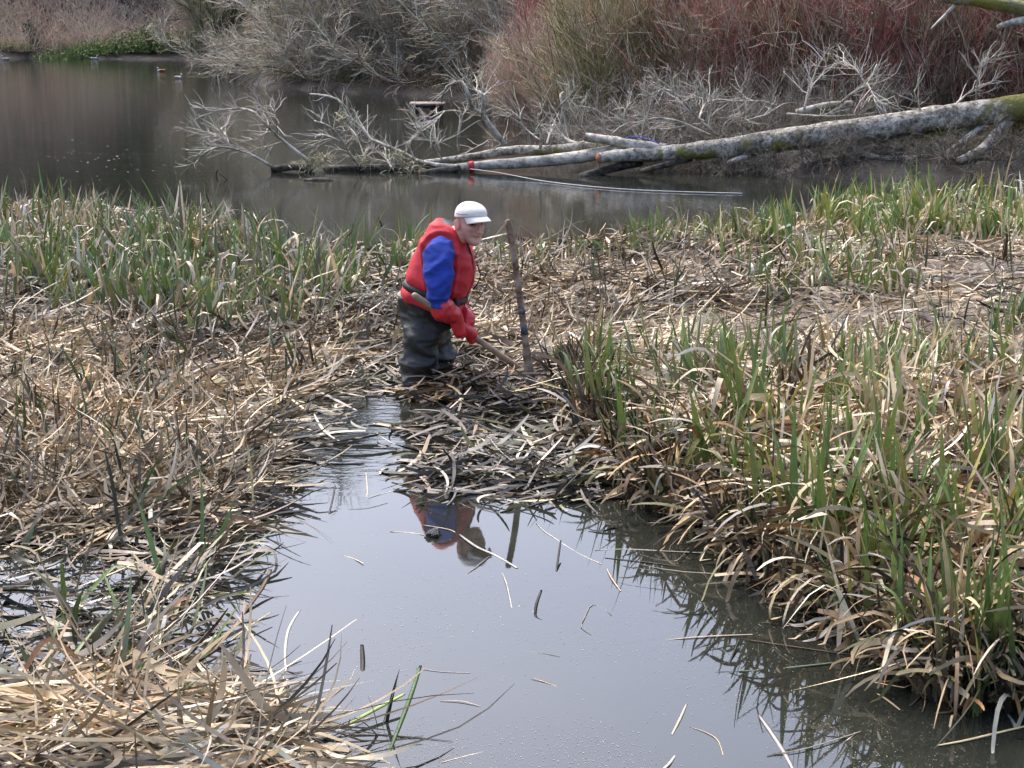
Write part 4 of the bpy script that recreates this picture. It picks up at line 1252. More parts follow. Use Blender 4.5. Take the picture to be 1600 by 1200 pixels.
# ------------------------------------------------------------------ standing reeds that nobody could count
G = {'green': 3, 'olive': 2, 'deep': 2, 'blueg': 1.2}
GT = {'green': 3, 'lime': 1.6, 'olive': 1.2, 'yellow': 0.5, 'straw': 0.6}
stuff('standing_reeds', [
    standing([(-40, 350), (330, 362), (430, 400), (560, 420), (640, 410), (610, 470), (480, 530), (330, 545), (150, 500), (-40, 540)], 210, 13, {'olive': 2, 'deep': 3, 'dark': 1.5, 'green': 2.5}, {'green': 4, 'olive': 2, 'blueg': 1.5, 'lime': 1, 'grey': 0.6}, seed=201, Lr=(0.28, 0.58), lean=0.30, dead=0.40, Wr=(0.012, 0.024), spread=0.085),
    standing([(-40, 332), (330, 345), (430, 384), (430, 410), (-40, 380)], 80, 8, {'grey': 2, 'straw': 2, 'olive': 1}, {'pale': 2, 'greyl': 2, 'olive': 1}, seed=202, Lr=(0.22, 0.42), lean=0.3, dead=0.7)], M['leaf'],
    'dense mixed green and grey reeds standing across the back left', 'reeds')
stuff('standing_reeds', [
    standing([(520, 398), (660, 398), (640, 440), (560, 430)], 28, 9, G, GT, seed=203, Lr=(0.22, 0.40), dead=0.2),
    standing([(750, 400), (900, 396), (900, 450), (750, 450)], 28, 7, {'olive': 2, 'deep': 2}, {'green': 1, 'olive': 2, 'straw': 1}, seed=204, Lr=(0.15, 0.33), dead=0.5),
    standing([(880, 392), (1220, 362), (1220, 400), (900, 430)], 90, 9, {'deep': 2, 'green': 2, 'olive': 2}, GT, seed=205, Lr=(0.2, 0.38), dead=0.4)], M['leaf'],
    'short reeds along the far edge behind the man and the pole', 'reeds')
stuff('standing_reeds', [
    standing([(1190, 362), (1420, 340), (1700, 330), (1700, 400), (1460, 400), (1200, 405)], 115, 15, {'green': 3, 'lime': 1.2, 'olive': 1}, {'green': 2, 'lime': 2.4, 'yellow': 0.8}, seed=206, Lr=(0.28, 0.50), dead=0.28, Wr=(0.013, 0.024), deadpal={'pale': 2, 'bleach': 1.4, 'straw': 2}),
    standing([(1540, 292), (1700, 290), (1700, 325), (1540, 318)], 20, 9, {'straw': 2, 'tan': 1}, {'pale': 2, 'straw': 2}, seed=214, Lr=(0.3, 0.5), dead=0.7)], M['leaf'],
    'bright green reeds along the far right water edge', 'reeds')
stuff('standing_reeds', [
    standing([(1150, 430), (1440, 410), (1450, 490), (1160, 500)], 34, 10, G, GT, seed=207, Lr=(0.25, 0.42), dead=0.4, deadpal={'pale': 3, 'bleach': 2, 'straw': 2}),
    standing([(900, 420), (1600, 420), (1600, 560), (900, 600)], 46, 4, {'deep': 1, 'dark': 2}, {'olive': 1, 'deep': 1, 'brown': 1}, seed=208, Lr=(0.15, 0.38), dead=0.2, Wr=(0.008, 0.014))], M['leaf'],
    'scattered reed shoots on the flattened middle of the right bank', 'reeds')
stuff('standing_reeds', [
    standing([(1080, 640), (1700, 620), (1720, 1080), (1470, 1080), (1190, 890), (1100, 800)], 85, 12, {'green': 3, 'deep': 2, 'olive': 1.5}, {'green': 3, 'lime': 2, 'yellow': 1, 'straw': 1}, seed=209, Lr=(0.28, 0.52), dead=0.5, Wr=(0.011, 0.020), K=8, fold=0.25, deadpal={'pale': 3, 'bleach': 1.5, 'straw': 3, 'tan': 2}),
    standing([(900, 560), (1600, 560), (1600, 700), (960, 700)], 24, 12, {'green': 2, 'deep': 2, 'olive': 1}, GT, seed=210, Lr=(0.25, 0.45), dead=0.4)], M['leaf'],
    'green and bleached reed leaves mixed through the near right bank', 'reeds')
stuff('standing_reeds', [
    standing([(-40, 540), (560, 540), (460, 700), (430, 800), (-40, 850)], 75, 4, {'black': 2, 'dark': 3, 'deep': 1}, {'dark': 2, 'deep': 2, 'olive': 1}, seed=211, Lr=(0.15, 0.36), lean=0.4, dead=0.08, Wr=(0.009, 0.016)),
    standing([(-40, 820), (400, 820), (320, 1000), (320, 1080), (-40, 1150)], 36, 4, {'dark': 3, 'olive': 1, 'brown': 1}, {'olive': 2, 'deep': 1, 'grey': 1}, seed=212, Lr=(0.18, 0.42), lean=0.75, dead=0.2, flow=0.6)], M['leaf'],
    'dark pointed shoots sticking up through the left litter', 'reeds')

# ------------------------------------------------------------------ single reed tufts: every large leaf a part
r = np.random.default_rng(300)


def leaf_mesh(kind):
    one = np.ones(1)
    if kind == 'green':
        L = 1.0
        g0 = pick({'deep': 2, 'green': 2, 'olive': 1, 'brown': 0.7}, 1, r); g1 = pick({'green': 4, 'lime': 2, 'yellow': 0.7}, 1, r)
        kt = np.array([0.7]); ka = np.array([-1.2 if r.random() < 0.12 else 0.0])
        return blades(np.zeros((1, 3)), np.zeros(1), np.array([math.pi / 2 - r.uniform(0.02, 0.25)]), one * L, one * r.uniform(0.042, 0.064), -one * abs(r.normal(0.22, 0.2)), r.normal(0, 0.3, 1), r.normal(0, 0.5, 1), g0, g1, K=9, fold=0.28, kink_t=kt, kink_a=ka)
    if kind == 'dark':
        g0 = pick({'black': 2, 'dark': 3}, 1, r); g1 = pick({'deep': 3, 'olive': 2, 'dark': 1}, 1, r)
        return blades(np.zeros((1, 3)), np.zeros(1), np.array([math.pi / 2 - r.uniform(0.05, 0.35)]), one, one * r.uniform(0.035, 0.05), -one * abs(r.normal(0.2, 0.15)), r.normal(0, 0.3, 1), r.normal(0, 0.5, 1), g0, g1, K=7, fold=0.25)
    g0 = pick({'straw': 2, 'pale': 3, 'bleach': 1.5, 'tan': 2, 'orange': 0.8, 'grey': 1}, 1, r)
    return blades(np.zeros((1, 3)), np.zeros(1), np.array([math.pi / 2 - r.uniform(0.05, 0.5)]), one, one * r.uniform(0.034, 0.052), -one * r.uniform(0.4, 1.2), r.normal(0, 0.6, 1), np.linspace(0, r.normal(0, 1.4), 11)[None, :] + r.normal(0, 0.5), g0 * 0.75, g0 * 1.08, K=10,
                  kink_t=np.array([r.uniform(0.4, 0.75)]), kink_a=np.array([-r.uniform(0.6, 2.0)]), prof='strip', fold=0.15)


LM = {k: [mesh_np('leaf' if k != 'dead' else 'dead_leaf', *leaf_mesh(k)) for _ in range(m)] for k, m in (('green', 26), ('dark', 10), ('dead', 22))}
for k in LM:
    for me in LM[k]: me.materials.append(M['leaf'] if k != 'dead' else M['litter'])


def tuft(px, py, kind, n_g, n_d, L, label, group, lean=0.22, az=None):
    p = pix(px, py)
    h = max(float(bed_h(p[None, :2])[0]), -0.03)
    e = empty('reed_tuft', (p[0], p[1], h - 0.01))
    tag(e, label, 'reeds', group)
    for k in range(n_g + n_d):
        kd = kind if k < n_g else 'dead'
        o = bpy.data.objects.new('leaf' if k < n_g else 'dead_leaf', LM[kd][r.integers(len(LM[kd]))])
        COL.objects.link(o); o.parent = e
        s = L * r.uniform(0.55, 1.1) * (1.0 if k < n_g else 0.85)
        o.scale = (s, s * r.uniform(0.85, 1.2) * (0.45 / max(L, 0.2)) ** 0.4, s)
        a = r.uniform(0, 6.28) if az is None else az + r.normal(0, 0.7)
        o.location = (r.normal(0, 0.035), r.normal(0, 0.035), 0)
        o.rotation_euler = (r.normal(0, lean * 0.4), r.normal(0, lean * 0.4), a)
        if az is not None: o.rotation_euler = (0, lean * abs(r.normal(1, 0.3)), a)


def tuft_row(pts, kind, n_g, n_d, L, where, group, **kw):
    pts = sorted(pts)
    for i, (x, y) in enumerate(pts):
        tuft(x, y, kind, n_g + int(r.integers(-1, 3)), n_d, L * r.uniform(0.85, 1.15), f'{where}, {ORD[i]} from the left', group, **kw)


NEAR = [(905, 668), (945, 690), (985, 745), (1022, 770), (1075, 806), (1130, 800), (1165, 850), (1205, 895), (1250, 915), (1300, 945), (1345, 975), (1395, 1000), (1430, 1045), (1475, 1085), (1520, 1095), (1565, 1098), (1600, 1090), (1640, 1090)]
tuft_row(NEAR, 'green', 12, 5, 0.60, 'tall green reed tuft at the near right water edge', 'reed tufts along the near right edge')
SECOND = [(1140, 740), (1180, 780), (1225, 800), (1275, 840), (1330, 850), (1380, 890), (1420, 930), (1470, 960), (1515, 990), (1560, 1010), (1605, 1000), (1230, 720), (1300, 760), (1440, 840), (1530, 900), (1590, 880)]
tuft_row(SECOND, 'green', 9, 6, 0.55, 'green reed tuft a step inland from the near right water edge', 'reed tufts inland of the near right edge')
MIDR = [(925, 600), (960, 610), (945, 640), (1000, 690), (1045, 700), (1090, 700), (1150, 650), (1210, 640), (1290, 650), (1370, 640), (1455, 620), (1560, 560), (1590, 540), (1500, 700), (1580, 720)]
tuft_row(MIDR, 'green', 10, 3, 0.46, 'reed tuft on the middle of the right bank beyond the pole', 'reed tufts on the middle right bank')
FARR = [(1215, 490), (1250, 480), (1290, 470), (1335, 490), (1370, 480), (1400, 470), (1180, 470), (1195, 445)]
tuft_row(FARR, 'green', 6, 4, 0.36, 'reed tuft in the island of green on the flattened right bank', 'reed tufts islanded on the right bank')
SPIK = [(55, 640), (105, 690), (150, 640), (210, 700), (200, 780), (330, 660), (355, 690), (300, 730), (115, 770), (430, 620), (60, 800), (245, 660), (390, 760)]
tuft_row(SPIK, 'dark', 4, 0, 0.30, 'dark pointed reed shoots in the straw of the left bank', 'dark shoots on the left bank', lean=0.4)
LBACK = [(40, 470), (90, 500), (130, 450), (180, 490), (215, 440), (250, 500), (290, 470), (330, 510), (370, 470), (410, 500), (440, 450), (20, 420), (160, 410), (280, 420), (360, 430)]
tuft_row(LBACK, 'green', 10, 3, 0.48, 'green reed tuft among the grey reeds at the back left', 'reed tufts at the back left')
LFRONT = [(60, 1090), (150, 1120), (215, 1000), (250, 930), (330, 880), (110, 960), (300, 1050), (230, 1150), (350, 1120), (20, 1010)]
tuft_row(LFRONT, 'green', 3, 2, 0.46, 'leaning green reed leaves in the wet lower left corner', 'leaning reed leaves at the lower left', lean=0.85, az=0.5)
tuft(590, 1140, 'dark', 3, 1, 0.22, 'small dark reed shoots standing alone at the bottom of the channel', None, lean=0.3)
tuft(1500, 1110, 'green', 4, 3, 0.40, 'yellow-green reed tuft lowest in the near right corner', None, lean=0.3)

# ------------------------------------------------------------------ pieces floating on the open water
def floater(px, label, wd, pal, zs=None, name='reed_stalk', K=12):
    px = np.asarray(px, float)
    p = pix(px[:, 0], px[:, 1], 0.0)
    p[:, 2] = 0.0015 + rng.normal(0, 0.0022, len(px))
    wd = wd * 0.8
    if zs is not None: p[:, 2] = zs
    p = spline(p, K)
    t = unit(np.gradient(p, axis=0))
    sd = unit(np.cross(t, [0, 0, 1.0])); up = np.cross(sd, t)
    n = len(p)
    wv = wd * 0.5 * (0.45 + 0.55 * np.sin(math.pi * np.linspace(0.12, 0.9, n)))[:, None]
    V = np.stack([p - sd * wv, p + up * wv * 0.3, p + sd * wv, p - up * wv * 0.2], 1).reshape(-1, 3)
    q = []
    for i in range(n - 1):
        for j in range(4):
            q.append([i * 4 + j, i * 4 + (j + 1) % 4, i * 4 + 4 + (j + 1) % 4, i * 4 + 4 + j])
    q += [[0, 1, 2, 3], [(n - 1) * 4 + k for k in (3, 2, 1, 0)]]
    c = np.repeat(pick({pal: 1}, 1) * np.linspace(0.85, 1.1, n)[:, None], 4, 0)
    o = obj(name, mesh_np(name, V, [np.array(q)], c), M['litter'])
    return tag(o, label, 'reed stalk', 'cut reed pieces floating on the channel')


floater([(470, 993), (452, 1012), (446, 1032), (447, 1048)], 'pale bent stalk rising from the left open water', 0.016, 'bleach', np.array([0.10, 0.07, 0.03, 0.0]))
floater([(447, 1048), (460, 1052), (473, 1050)], 'dark lower piece of the pale bent stalk in the left open water', 0.010, 'dark')
floater([(846, 945), (838, 955), (836, 962)], 'black pointed shoot sticking out of the middle of the water', 0.016, 'black', np.array([0.06, 0.025, -0.01]))
floater([(808, 946), (822, 951), (834, 956)], 'short pale stalk touching the black pointed shoot', 0.010, 'pale')
floater([(785, 895), (792, 915), (800, 950)], 'pale thin stalk floating upright below the pole reflection', 0.009, 'greyl')
floater([(610, 831), (640, 832), (662, 836)], 'pale cut stalk left of the small black clod', 0.016, 'pale')
floater([(660, 822), (700, 828), (712, 832)], 'pale stalk lying over the small black clod', 0.012, 'straw')
floater([(718, 836), (745, 856), (775, 868), (808, 888)], 'split reed end fanning out below the man reflection', 0.022, 'greyl')
floater([(765, 870), (745, 886), (725, 900)], 'thin twig left of the split reed end', 0.007, 'grey')
floater([(876, 862), (872, 880), (868, 900)], 'dark straight shoot right of the pole reflection', 0.012, 'black', np.array([0.05, 0.02, -0.01]))
floater([(838, 818), (850, 830), (862, 838), (900, 862), (940, 882)], 'long grey stalk drifting right of the pole reflection', 0.010, 'greyl')
floater([(948, 888), (956, 905), (970, 924)], 'short pale stalk at the right end of the drifting grey stalk', 0.011, 'pale')
floater([(930, 860), (980, 858), (1045, 862), (1100, 866)], 'flat grey leaf floating beside the right reeds', 0.016, 'greyl')
floater([(945, 872), (1000, 878), (1060, 886)], 'dark leaf floating below the flat grey leaf', 0.014, 'dark')
floater([(1040, 1000), (1100, 996), (1176, 992)], 'long pale leaf pointing at the right reeds', 0.013, 'pale')
floater([(1155, 1050), (1210, 1044), (1275, 1040), (1340, 1030)], 'long green leaf lying on the water by the right reeds', 0.020, 'blueg')
floater([(1160, 1000), (1240, 1012), (1320, 1022), (1370, 1026)], 'long brown stalk lying between the floating leaves on the right', 0.012, 'brown')
floater([(1200, 946), (1260, 960), (1300, 974), (1345, 978)], 'yellow-green stalk lying along the right bank foot', 0.013, 'olive')
floater([(1073, 1100), (1062, 1125), (1050, 1148)], 'short straw piece floating low right of the middle', 0.013, 'pale')
floater([(1055, 1180), (1046, 1194), (1036, 1204)], 'short straw piece at the bottom edge right of the middle', 0.014, 'pale')
floater([(1186, 1118), (1205, 1145), (1225, 1175), (1240, 1205)], 'pale green leaf running off the bottom edge', 0.020, 'greyl')
floater([(1078, 1136), (1105, 1146), (1122, 1158), (1130, 1180)], 'thin curved straw floating near the bottom', 0.006, 'straw')
floater([(1370, 1085), (1388, 1096), (1406, 1110)], 'short yellow straw floating in the reflection of the right reeds', 0.014, 'straw')
floater([(1465, 1166), (1510, 1158), (1560, 1146), (1620, 1132)], 'long straw-coloured leaf entering at the bottom right', 0.018, 'straw')
floater([(1210, 1180), (1260, 1172), (1330, 1150), (1345, 1142)], 'crossed grey stalk near the bottom right', 0.010, 'grey')
floater([(1265, 1190), (1300, 1172), (1338, 1146)], 'thin pale stalk crossing the grey one near the bottom right', 0.007, 'pale')
floater([(690, 1192), (740, 1178), (805, 1164)], 'thin pale straw at the bottom middle', 0.009, 'pale')
floater([(790, 1014), (830, 1018), (875, 1026)], 'thin half-sunk straw in the middle of the water', 0.006, 'grey')
floater([(650, 1044), (690, 1050), (735, 1052)], 'faint straw left of the bottom middle', 0.006, 'greyl')
floater([(688, 1096), (720, 1097), (750, 1104)], 'pale straw floating low left of the middle', 0.008, 'pale')
floater([(830, 1060), (850, 1066), (876, 1074)], 'short beige straw below the thin half-sunk straw', 0.007, 'tan')
floater([(924, 992), (908, 980), (914, 965), (924, 946), (942, 950), (956, 962)], 'thin hooked straw under the surface right of the middle', 0.006, 'grey')
floater([(512, 808), (520, 790), (524, 778)], 'small dark hooked shoot at the top left of the open water', 0.012, 'dark', np.array([-0.01, 0.03, 0.06]))
floater([(572, 752), (574, 768), (573, 780)], 'short pale upright stalk at the top of the open water', 0.009, 'pale', np.array([0.05, 0.02, -0.01]))
floater([(575, 778), (600, 771), (622, 765)], 'flat pale stalk beside the short upright one', 0.009, 'greyl')
floater([(544, 796), (575, 794), (606, 786)], 'faint grey stalk in the upper open water', 0.007, 'grey')
floater([(536, 868), (550, 872), (568, 882)], 'pale scrap of leaf in the upper left open water', 0.009, 'pale')
floater([(566, 1028), (567, 1040), (566, 1052)], 'tiny dark sprout standing left in the open water', 0.022, 'dark', np.array([0.05, 0.015, -0.01]))
floater([(380, 960), (410, 930), (424, 912)], 'dark broad leaf jutting from the left bank over water', 0.024, 'brown', np.array([0.0, 0.03, 0.06]))
floater([(350, 1010), (385, 990), (425, 968)], 'pale leaf jutting from the left bank low over water', 0.014, 'straw', np.array([0.0, 0.02, 0.03]))
floater([(545, 1140), (590, 1120), (632, 1102)], 'split yellow-green leaf end reaching out of the bottom left heap', 0.028, 'lime', np.array([0.02, 0.03, 0.04]))
floater([(608, 1176), (640, 1130), (658, 1102)], 'dark green blade standing alone at the bottom left of the channel', 0.020, 'deep', np.array([0.0, 0.08, 0.14]))
floater([(432, 785), (470, 745), (520, 722)], 'grey stalk lying on the water beside the left bank', 0.008, 'greyl')
floater([(1120, 1075), (1140, 1035), (1156, 1004)], 'dark rippled stem standing off the right bank', 0.010, 'black', np.array([-0.02, 0.0, 0.02]))
# duckweed dust
n = 9000
q = rng.uniform((330, 780), (1560, 1220), (n * 2, 2))
q = q[rng.random(len(q)) < (0.2 + 0.8 * sstep(q[:, 1], 820, 1180)) * np.clip(0.5 + 0.9 * vnoise(q[:, 0] * 0.006, q[:, 1] * 0.012, 77), 0.06, 1)][:n]
p = pix(q[:, 0], q[:, 1], 0.0015)
keep = sdist(p[:, :2], BEDG) < 0.0
p = p[keep]; n = len(p)
a0 = rng.uniform(0, 6.28, n); s = rng.uniform(0.0008, 0.0022, n)
an = np.arange(5) / 5 * 2 * math.pi
V = p[:, None, :] + s[:, None, None] * np.stack([np.cos(a0[:, None] + an), np.sin(a0[:, None] + an), 0 * an + 0 * a0[:, None]], -1)
c = np.repeat(colv([(0.22, 0.22, 0.14), (0.30, 0.28, 0.22), (0.16, 0.17, 0.08)], n, rng), 5, 0)
tag(obj('floating_specks', mesh_np('floating_specks', V.reshape(-1, 3), [np.arange(n * 5).reshape(n, 5)], c, False), M['litter']), 'fine pale specks of weed floating on the near water', 'weed', kind='stuff')
# drifting flecks on the far pond
n = 80
q = np.column_stack([rng.normal(170, 90, n), rng.normal(243, 22, n)])
p = pix(q[:, 0], q[:, 1], 0.003)
s = rng.uniform(0.008, 0.026, n)
V = p[:, None, :] + s[:, None, None] * np.stack([np.cos(a0[:n, None] + an), np.sin(a0[:n, None] + an) * 0.7, 0 * an + 0 * a0[:n, None]], -1)
c = np.repeat(colv([(0.40, 0.38, 0.35), (0.28, 0.26, 0.22)], n, rng), 5, 0)
tag(obj('floating_flecks', mesh_np('floating_flecks', V.reshape(-1, 3), [np.arange(n * 5).reshape(n, 5)], c, False), M['litter']), 'pale flecks of leaf drifting on the left of the far pond', 'leaves', kind='stuff')
# sticks poking out of the pond left of the tree
for k, (pp, lab) in enumerate([([(362, 281), (352, 276), (343, 283)], 'thin dark twig arching out of the pond left of the fallen tree'), ([(335, 275), (331, 281), (322, 284)], 'leftmost thin dark twig poking out of the pond'),
                               ([(600, 352), (598, 340), (500, 334)][:2], 'short dark stub poking out of the pond behind the left reeds')]):
    pr = [pix(x, y) for x, y in pp]
    pr = [(v[0], pr[0][1], 0.03 + 0.05 * (j == 1)) for j, v in enumerate(pr)]
    pr[0] = (pr[0][0], pr[0][1], -0.05); 
    tag(tube_obj('twig', pr, 0.010, 0.006, M['darkbark'], 5, None, 8, 0.1), lab, 'twig')


# ------------------------------------------------------------------ the wading man
M['skin'] = attr_mat('skin', rough=0.5, spec=0.4, var=0.06, vscale=60)
M['vest'] = plain('red_vest_fabric', (0.46, 0.018, 0.028), 0.65, 0.24, 5, 0.25, 60)
M['sweater'] = plain('blue_sweatshirt', (0.013, 0.038, 0.26), 0.9, 0.18, 9, 0.25, 120)
M['wader'] = plain('wader_rubber', (0.021, 0.023, 0.022), 0.55, 0.30, 9, 0.25, 40, 0.4)
M['glove'] = plain('red_rubber_glove', (0.48, 0.016, 0.025), 0.32, 0.22, 22, 0.15, 50, 0.5)
M['cap'] = plain('cap_cotton', (0.66, 0.635, 0.59), 0.9, 0.10, 12, 0.3, 90)
M['webbing'] = plain('black_webbing', (0.012, 0.012, 0.013), 0.6, 0.2, 60)
M['piping'] = plain('dark_piping', (0.03, 0.012, 0.015), 0.7, 0.2, 60)
M['wood'] = plain('worn_handle', (0.30, 0.215, 0.15), 0.65, 0.3, 14, 0.2, 70)

PO = pix(662, 602)
MAN = empty('person', PO, R(-14))
tag(MAN, 'person in red life jacket, dark waders and white cap wading and gripping a wooden handle', 'person')


def loft(rings, n=32, p=2.0):
    """rings: (centre, u, v) half-axis vectors; closed ends"""
    a = np.arange(n) / n * 2 * math.pi
    ca, sa = np.cos(a), np.sin(a)
    e = 2.0 / p
    ca = np.sign(ca) * np.abs(ca) ** e; sa = np.sign(sa) * np.abs(sa) ** e
    V = np.concatenate([np.asarray(c, float) + ca[:, None] * np.asarray(u, float) + sa[:, None] * np.asarray(v, float) for c, u, v in rings])
    k = len(rings)
    q = [[i * n + j, i * n + (j + 1) % n, (i + 1) * n + (j + 1) % n, (i + 1) * n + j] for i in range(k - 1) for j in range(n)]
    return V, [np.array(q), np.arange(n)[::-1][None], ((k - 1) * n + np.arange(n))[None]], None


def chain(pts, rad, K=None, n=16, squash=None):
    """a limb: tube through joints with its own radius at each, rounded ends"""
    pts = np.asarray(pts, float); rad = np.asarray(rad, float)
    K = K or 6 * len(pts)
    P = spline(pts, K); rr = np.interp(np.linspace(0, len(pts) - 1, K), np.arange(len(pts)), rad)
    d0 = unit(P[0] - P[1]); d1 = unit(P[-1] - P[-2])
    pre = [P[0] + d0 * rr[0] * s for s in (0.95, 0.75, 0.4)]; prr = [rr[0] * s for s in (0.31, 0.66, 0.92)]
    post = [P[-1] + d1 * rr[-1] * s for s in (0.4, 0.75, 0.95)]; por = [rr[-1] * s for s in (0.92, 0.66, 0.31)]
    P = np.concatenate([pre, P, post]); rr = np.concatenate([prr, rr, por])
    V, F, _ = tubes(P[None], rr[None], n, None, True)
    return V, F, None


def remesh(parts, voxel, smooth=2):
    V, F, _ = join(parts)
    me = mesh_np('tmp', V, F)
    o = bpy.data.objects.new('tmp', me); COL.objects.link(o)
    m = o.modifiers.new('r', 'REMESH'); m.mode = 'VOXEL'; m.voxel_size = voxel; m.use_smooth_shade = True
    if smooth:
        s = o.modifiers.new('s', 'SMOOTH'); s.factor = 0.5; s.iterations = smooth
    dg = bpy.context.evaluated_depsgraph_get()
    out = bpy.data.meshes.new_from_object(o.evaluated_get(dg), depsgraph=dg)
    bpy.data.objects.remove(o); bpy.data.meshes.remove(me)
    return out


def displace(me, fn):
    n = len(me.vertices)
    V = np.zeros(n * 3, np.float32); me.vertices.foreach_get('co', V); V = V.reshape(-1, 3)
    Nn = np.zeros(n * 3, np.float32); me.vertices.foreach_get('normal', Nn); Nn = Nn.reshape(-1, 3)
    V2 = V + Nn * fn(V, Nn)[:, None]
    me.vertices.foreach_set('co', V2.astype(np.float32).ravel()); me.update()


def nz3(V, sc, seed=0.0):
    s = np.asarray(sc, float)
    return np.array([mnoise.noise(Vector((v[0] * s[0] + seed, v[1] * s[1], v[2] * s[2]))) for v in V])


def person_part(name, me, mat, parent=MAN):
    me.name = name
    me.materials.clear(); me.materials.append(mat)
    me.polygons.foreach_set('use_smooth', np.ones(len(me.polygons), bool))
    return obj(name, me, mat, parent)


# --- head frame
HC = np.array([0.300, -0.005, 0.990])
hy, hp = R(-40), R(9)
hf = np.array([math.cos(hy) * math.cos(hp), math.sin(hy) * math.cos(hp), -math.sin(hp)])
hl = np.array([-math.sin(hy), math.cos(hy), 0.0])
hu = np.cross(hf, hl)
HS = 0.98


def H(x, y, z):
    return HC + HS * (np.multiply.outer(np.asarray(x, float), hf) + np.multiply.outer(np.asarray(y, float), hl) + np.multiply.outer(np.asarray(z, float), hu))


hp_z = [-0.122, -0.116, -0.105, -0.09, -0.075, -0.06, -0.045, -0.03, -0.015, 0.0, 0.018, 0.034, 0.05, 0.07, 0.09, 0.105, 0.116, 0.12]
hp_f = [0.060, 0.078, 0.089, 0.092, 0.089, 0.088, 0.091, 0.091, 0.090, 0.089, 0.085, 0.092, 0.093, 0.088, 0.073, 0.052, 0.028, 0.008]
hp_b = [0.030, 0.005, -0.02, -0.045, -0.062, -0.075, -0.084, -0.090, -0.095, -0.098, -0.101, -0.103, -0.103, -0.099, -0.088, -0.070, -0.045, -0.02]
hp_w = [0.012, 0.023, 0.034, 0.045, 0.054, 0.061, 0.068, 0.070, 0.0715, 0.073, 0.075, 0.0765, 0.077, 0.074, 0.064, 0.048, 0.028, 0.010]
zz = np.linspace(-0.122, 0.12, 60)
nA = 56
a = np.arange(nA) / nA * 2 * math.pi
HV = []
for z in zz:
    fr, bk, wd = np.interp(z, hp_z, hp_f), np.interp(z, hp_z, hp_b), np.interp(z, hp_z, hp_w)
    cx, hx = (fr + bk) / 2, (fr - bk) / 2
    ca, sa = np.cos(a), np.sin(a)
    ex = 0.86
    x = cx + hx * np.sign(ca) * np.abs(ca) ** ex; y = wd * np.sign(sa) * np.abs(sa) ** 0.92
    HV.append(np.column_stack([x, y, np.full(nA, z)]))
HV = np.concatenate(HV)


def gss(V, c, s):
    return np.exp(-0.5 * (((V - np.asarray(c)) / np.asarray(s)) ** 2).sum(1))


front = HV[:, 0] > 0.02
for sy in (-1, 1):
    HV[:, 0] -= 0.020 * gss(HV, (0.085, 0.032 * sy, 0.016), (0.05, 0.015, 0.0095)) * front           # eye sockets
    HV[:, 0] += 0.008 * gss(HV, (0.085, 0.026 * sy, 0.035), (0.05, 0.020, 0.007)) * front            # brow
    HV[:, 0] += 0.007 * gss(HV, (0.07, 0.045 * sy, -0.012), (0.05, 0.014, 0.012)) * front            # cheekbone
    HV[:, 1] += sy * 0.004 * gss(HV, (0.05, 0.060 * sy, -0.012), (0.03, 0.02, 0.014))
    HV[:, 0] -= 0.009 * gss(HV, (0.08, 0.030 * sy, -0.045), (0.05, 0.006, 0.018)) * front            # fold beside the mouth
HV[:, 0] += 0.005 * gss(HV, (0.09, 0, -0.048), (0.05, 0.018, 0.004)) * front                          # lips
HV[:, 0] += 0.005 * gss(HV, (0.09, 0, -0.064), (0.05, 0.015, 0.005)) * front
HV[:, 0] -= 0.008 * gss(HV, (0.09, 0, -0.056), (0.05, 0.024, 0.0028)) * front
HV[:, 0] += 0.007 * gss(HV, (0.09, 0, -0.096), (0.05, 0.018, 0.012)) * front                          # chin
k = len(zz)
q = np.array([[i * nA + j, i * nA + (j + 1) % nA, (i + 1) * nA + (j + 1) % nA, (i + 1) * nA + j] for i in range(k - 1) for j in range(nA)])
head_p = (H(HV[:, 0], HV[:, 1], HV[:, 2]), [q, np.arange(nA)[::-1][None], ((k - 1) * nA + np.arange(nA))[None]], None)


def hl_pts(L):
    L = np.asarray(L, float)
    return H(L[:, 0], L[:, 1], L[:, 2])


nose = chain(hl_pts([(0.084, 0, 0.028), (0.102, 0, 0.008), (0.117, 0, -0.012), (0.121, 0, -0.020)]), [0.010, 0.0105, 0.0115, 0.013], 14)
nost = [chain(hl_pts([(0.095, 0.011 * s, -0.022), (0.101, 0.012 * s, -0.024)]), [0.0085, 0.0085], 5) for s in (-1, 1)]
nbase = chain(hl_pts([(0.085, 0, -0.026), (0.104, 0, -0.025)]), [0.009, 0.009], 5)
ears = []
for s in (-1, 1):
    V, F, _ = ellip((0, 0, 0), (0.0225, 0.008, 0.032), 20, 14)
    ed = ((V[:, 0] / 0.0225) ** 2 + (V[:, 2] / 0.032) ** 2)
    V[:, 1] += s * 0.006 * np.clip(ed, 0, 1)
    ears.append((H(V[:, 0] - 0.018 - 0.15 * V[:, 2], V[:, 1] + s * 0.0815 + s * -0.25 * (V[:, 0]), V[:, 2] - 0.002), F, None))
neck = chain([(0.175, 0, 0.83), (0.20, 0, 0.90), (0.255, 0.0, 0.945), HC + 0.02 * hu - 0.02 * hf], [0.078, 0.066, 0.060, 0.058], 18)
torso = loft([((0.02, 0, 0.28), (0.10, 0, 0), (0, 0.13, 0)), ((0.03, 0, 0.40), (0.115, 0, 0.02), (0, 0.145, 0)), ((0.06, 0, 0.55), (0.12, 0, -0.03), (0, 0.15, 0)), ((0.10, 0, 0.68), (0.125, 0, -0.03), (0, 0.155, 0)),
              ((0.135, 0, 0.79), (0.12, 0, -0.035), (0, 0.165, 0)), ((0.16, 0, 0.87), (0.09, 0, -0.03), (0, 0.14, 0)), ((0.175, 0, 0.91), (0.06, 0, -0.02), (0, 0.075, 0))], 32)
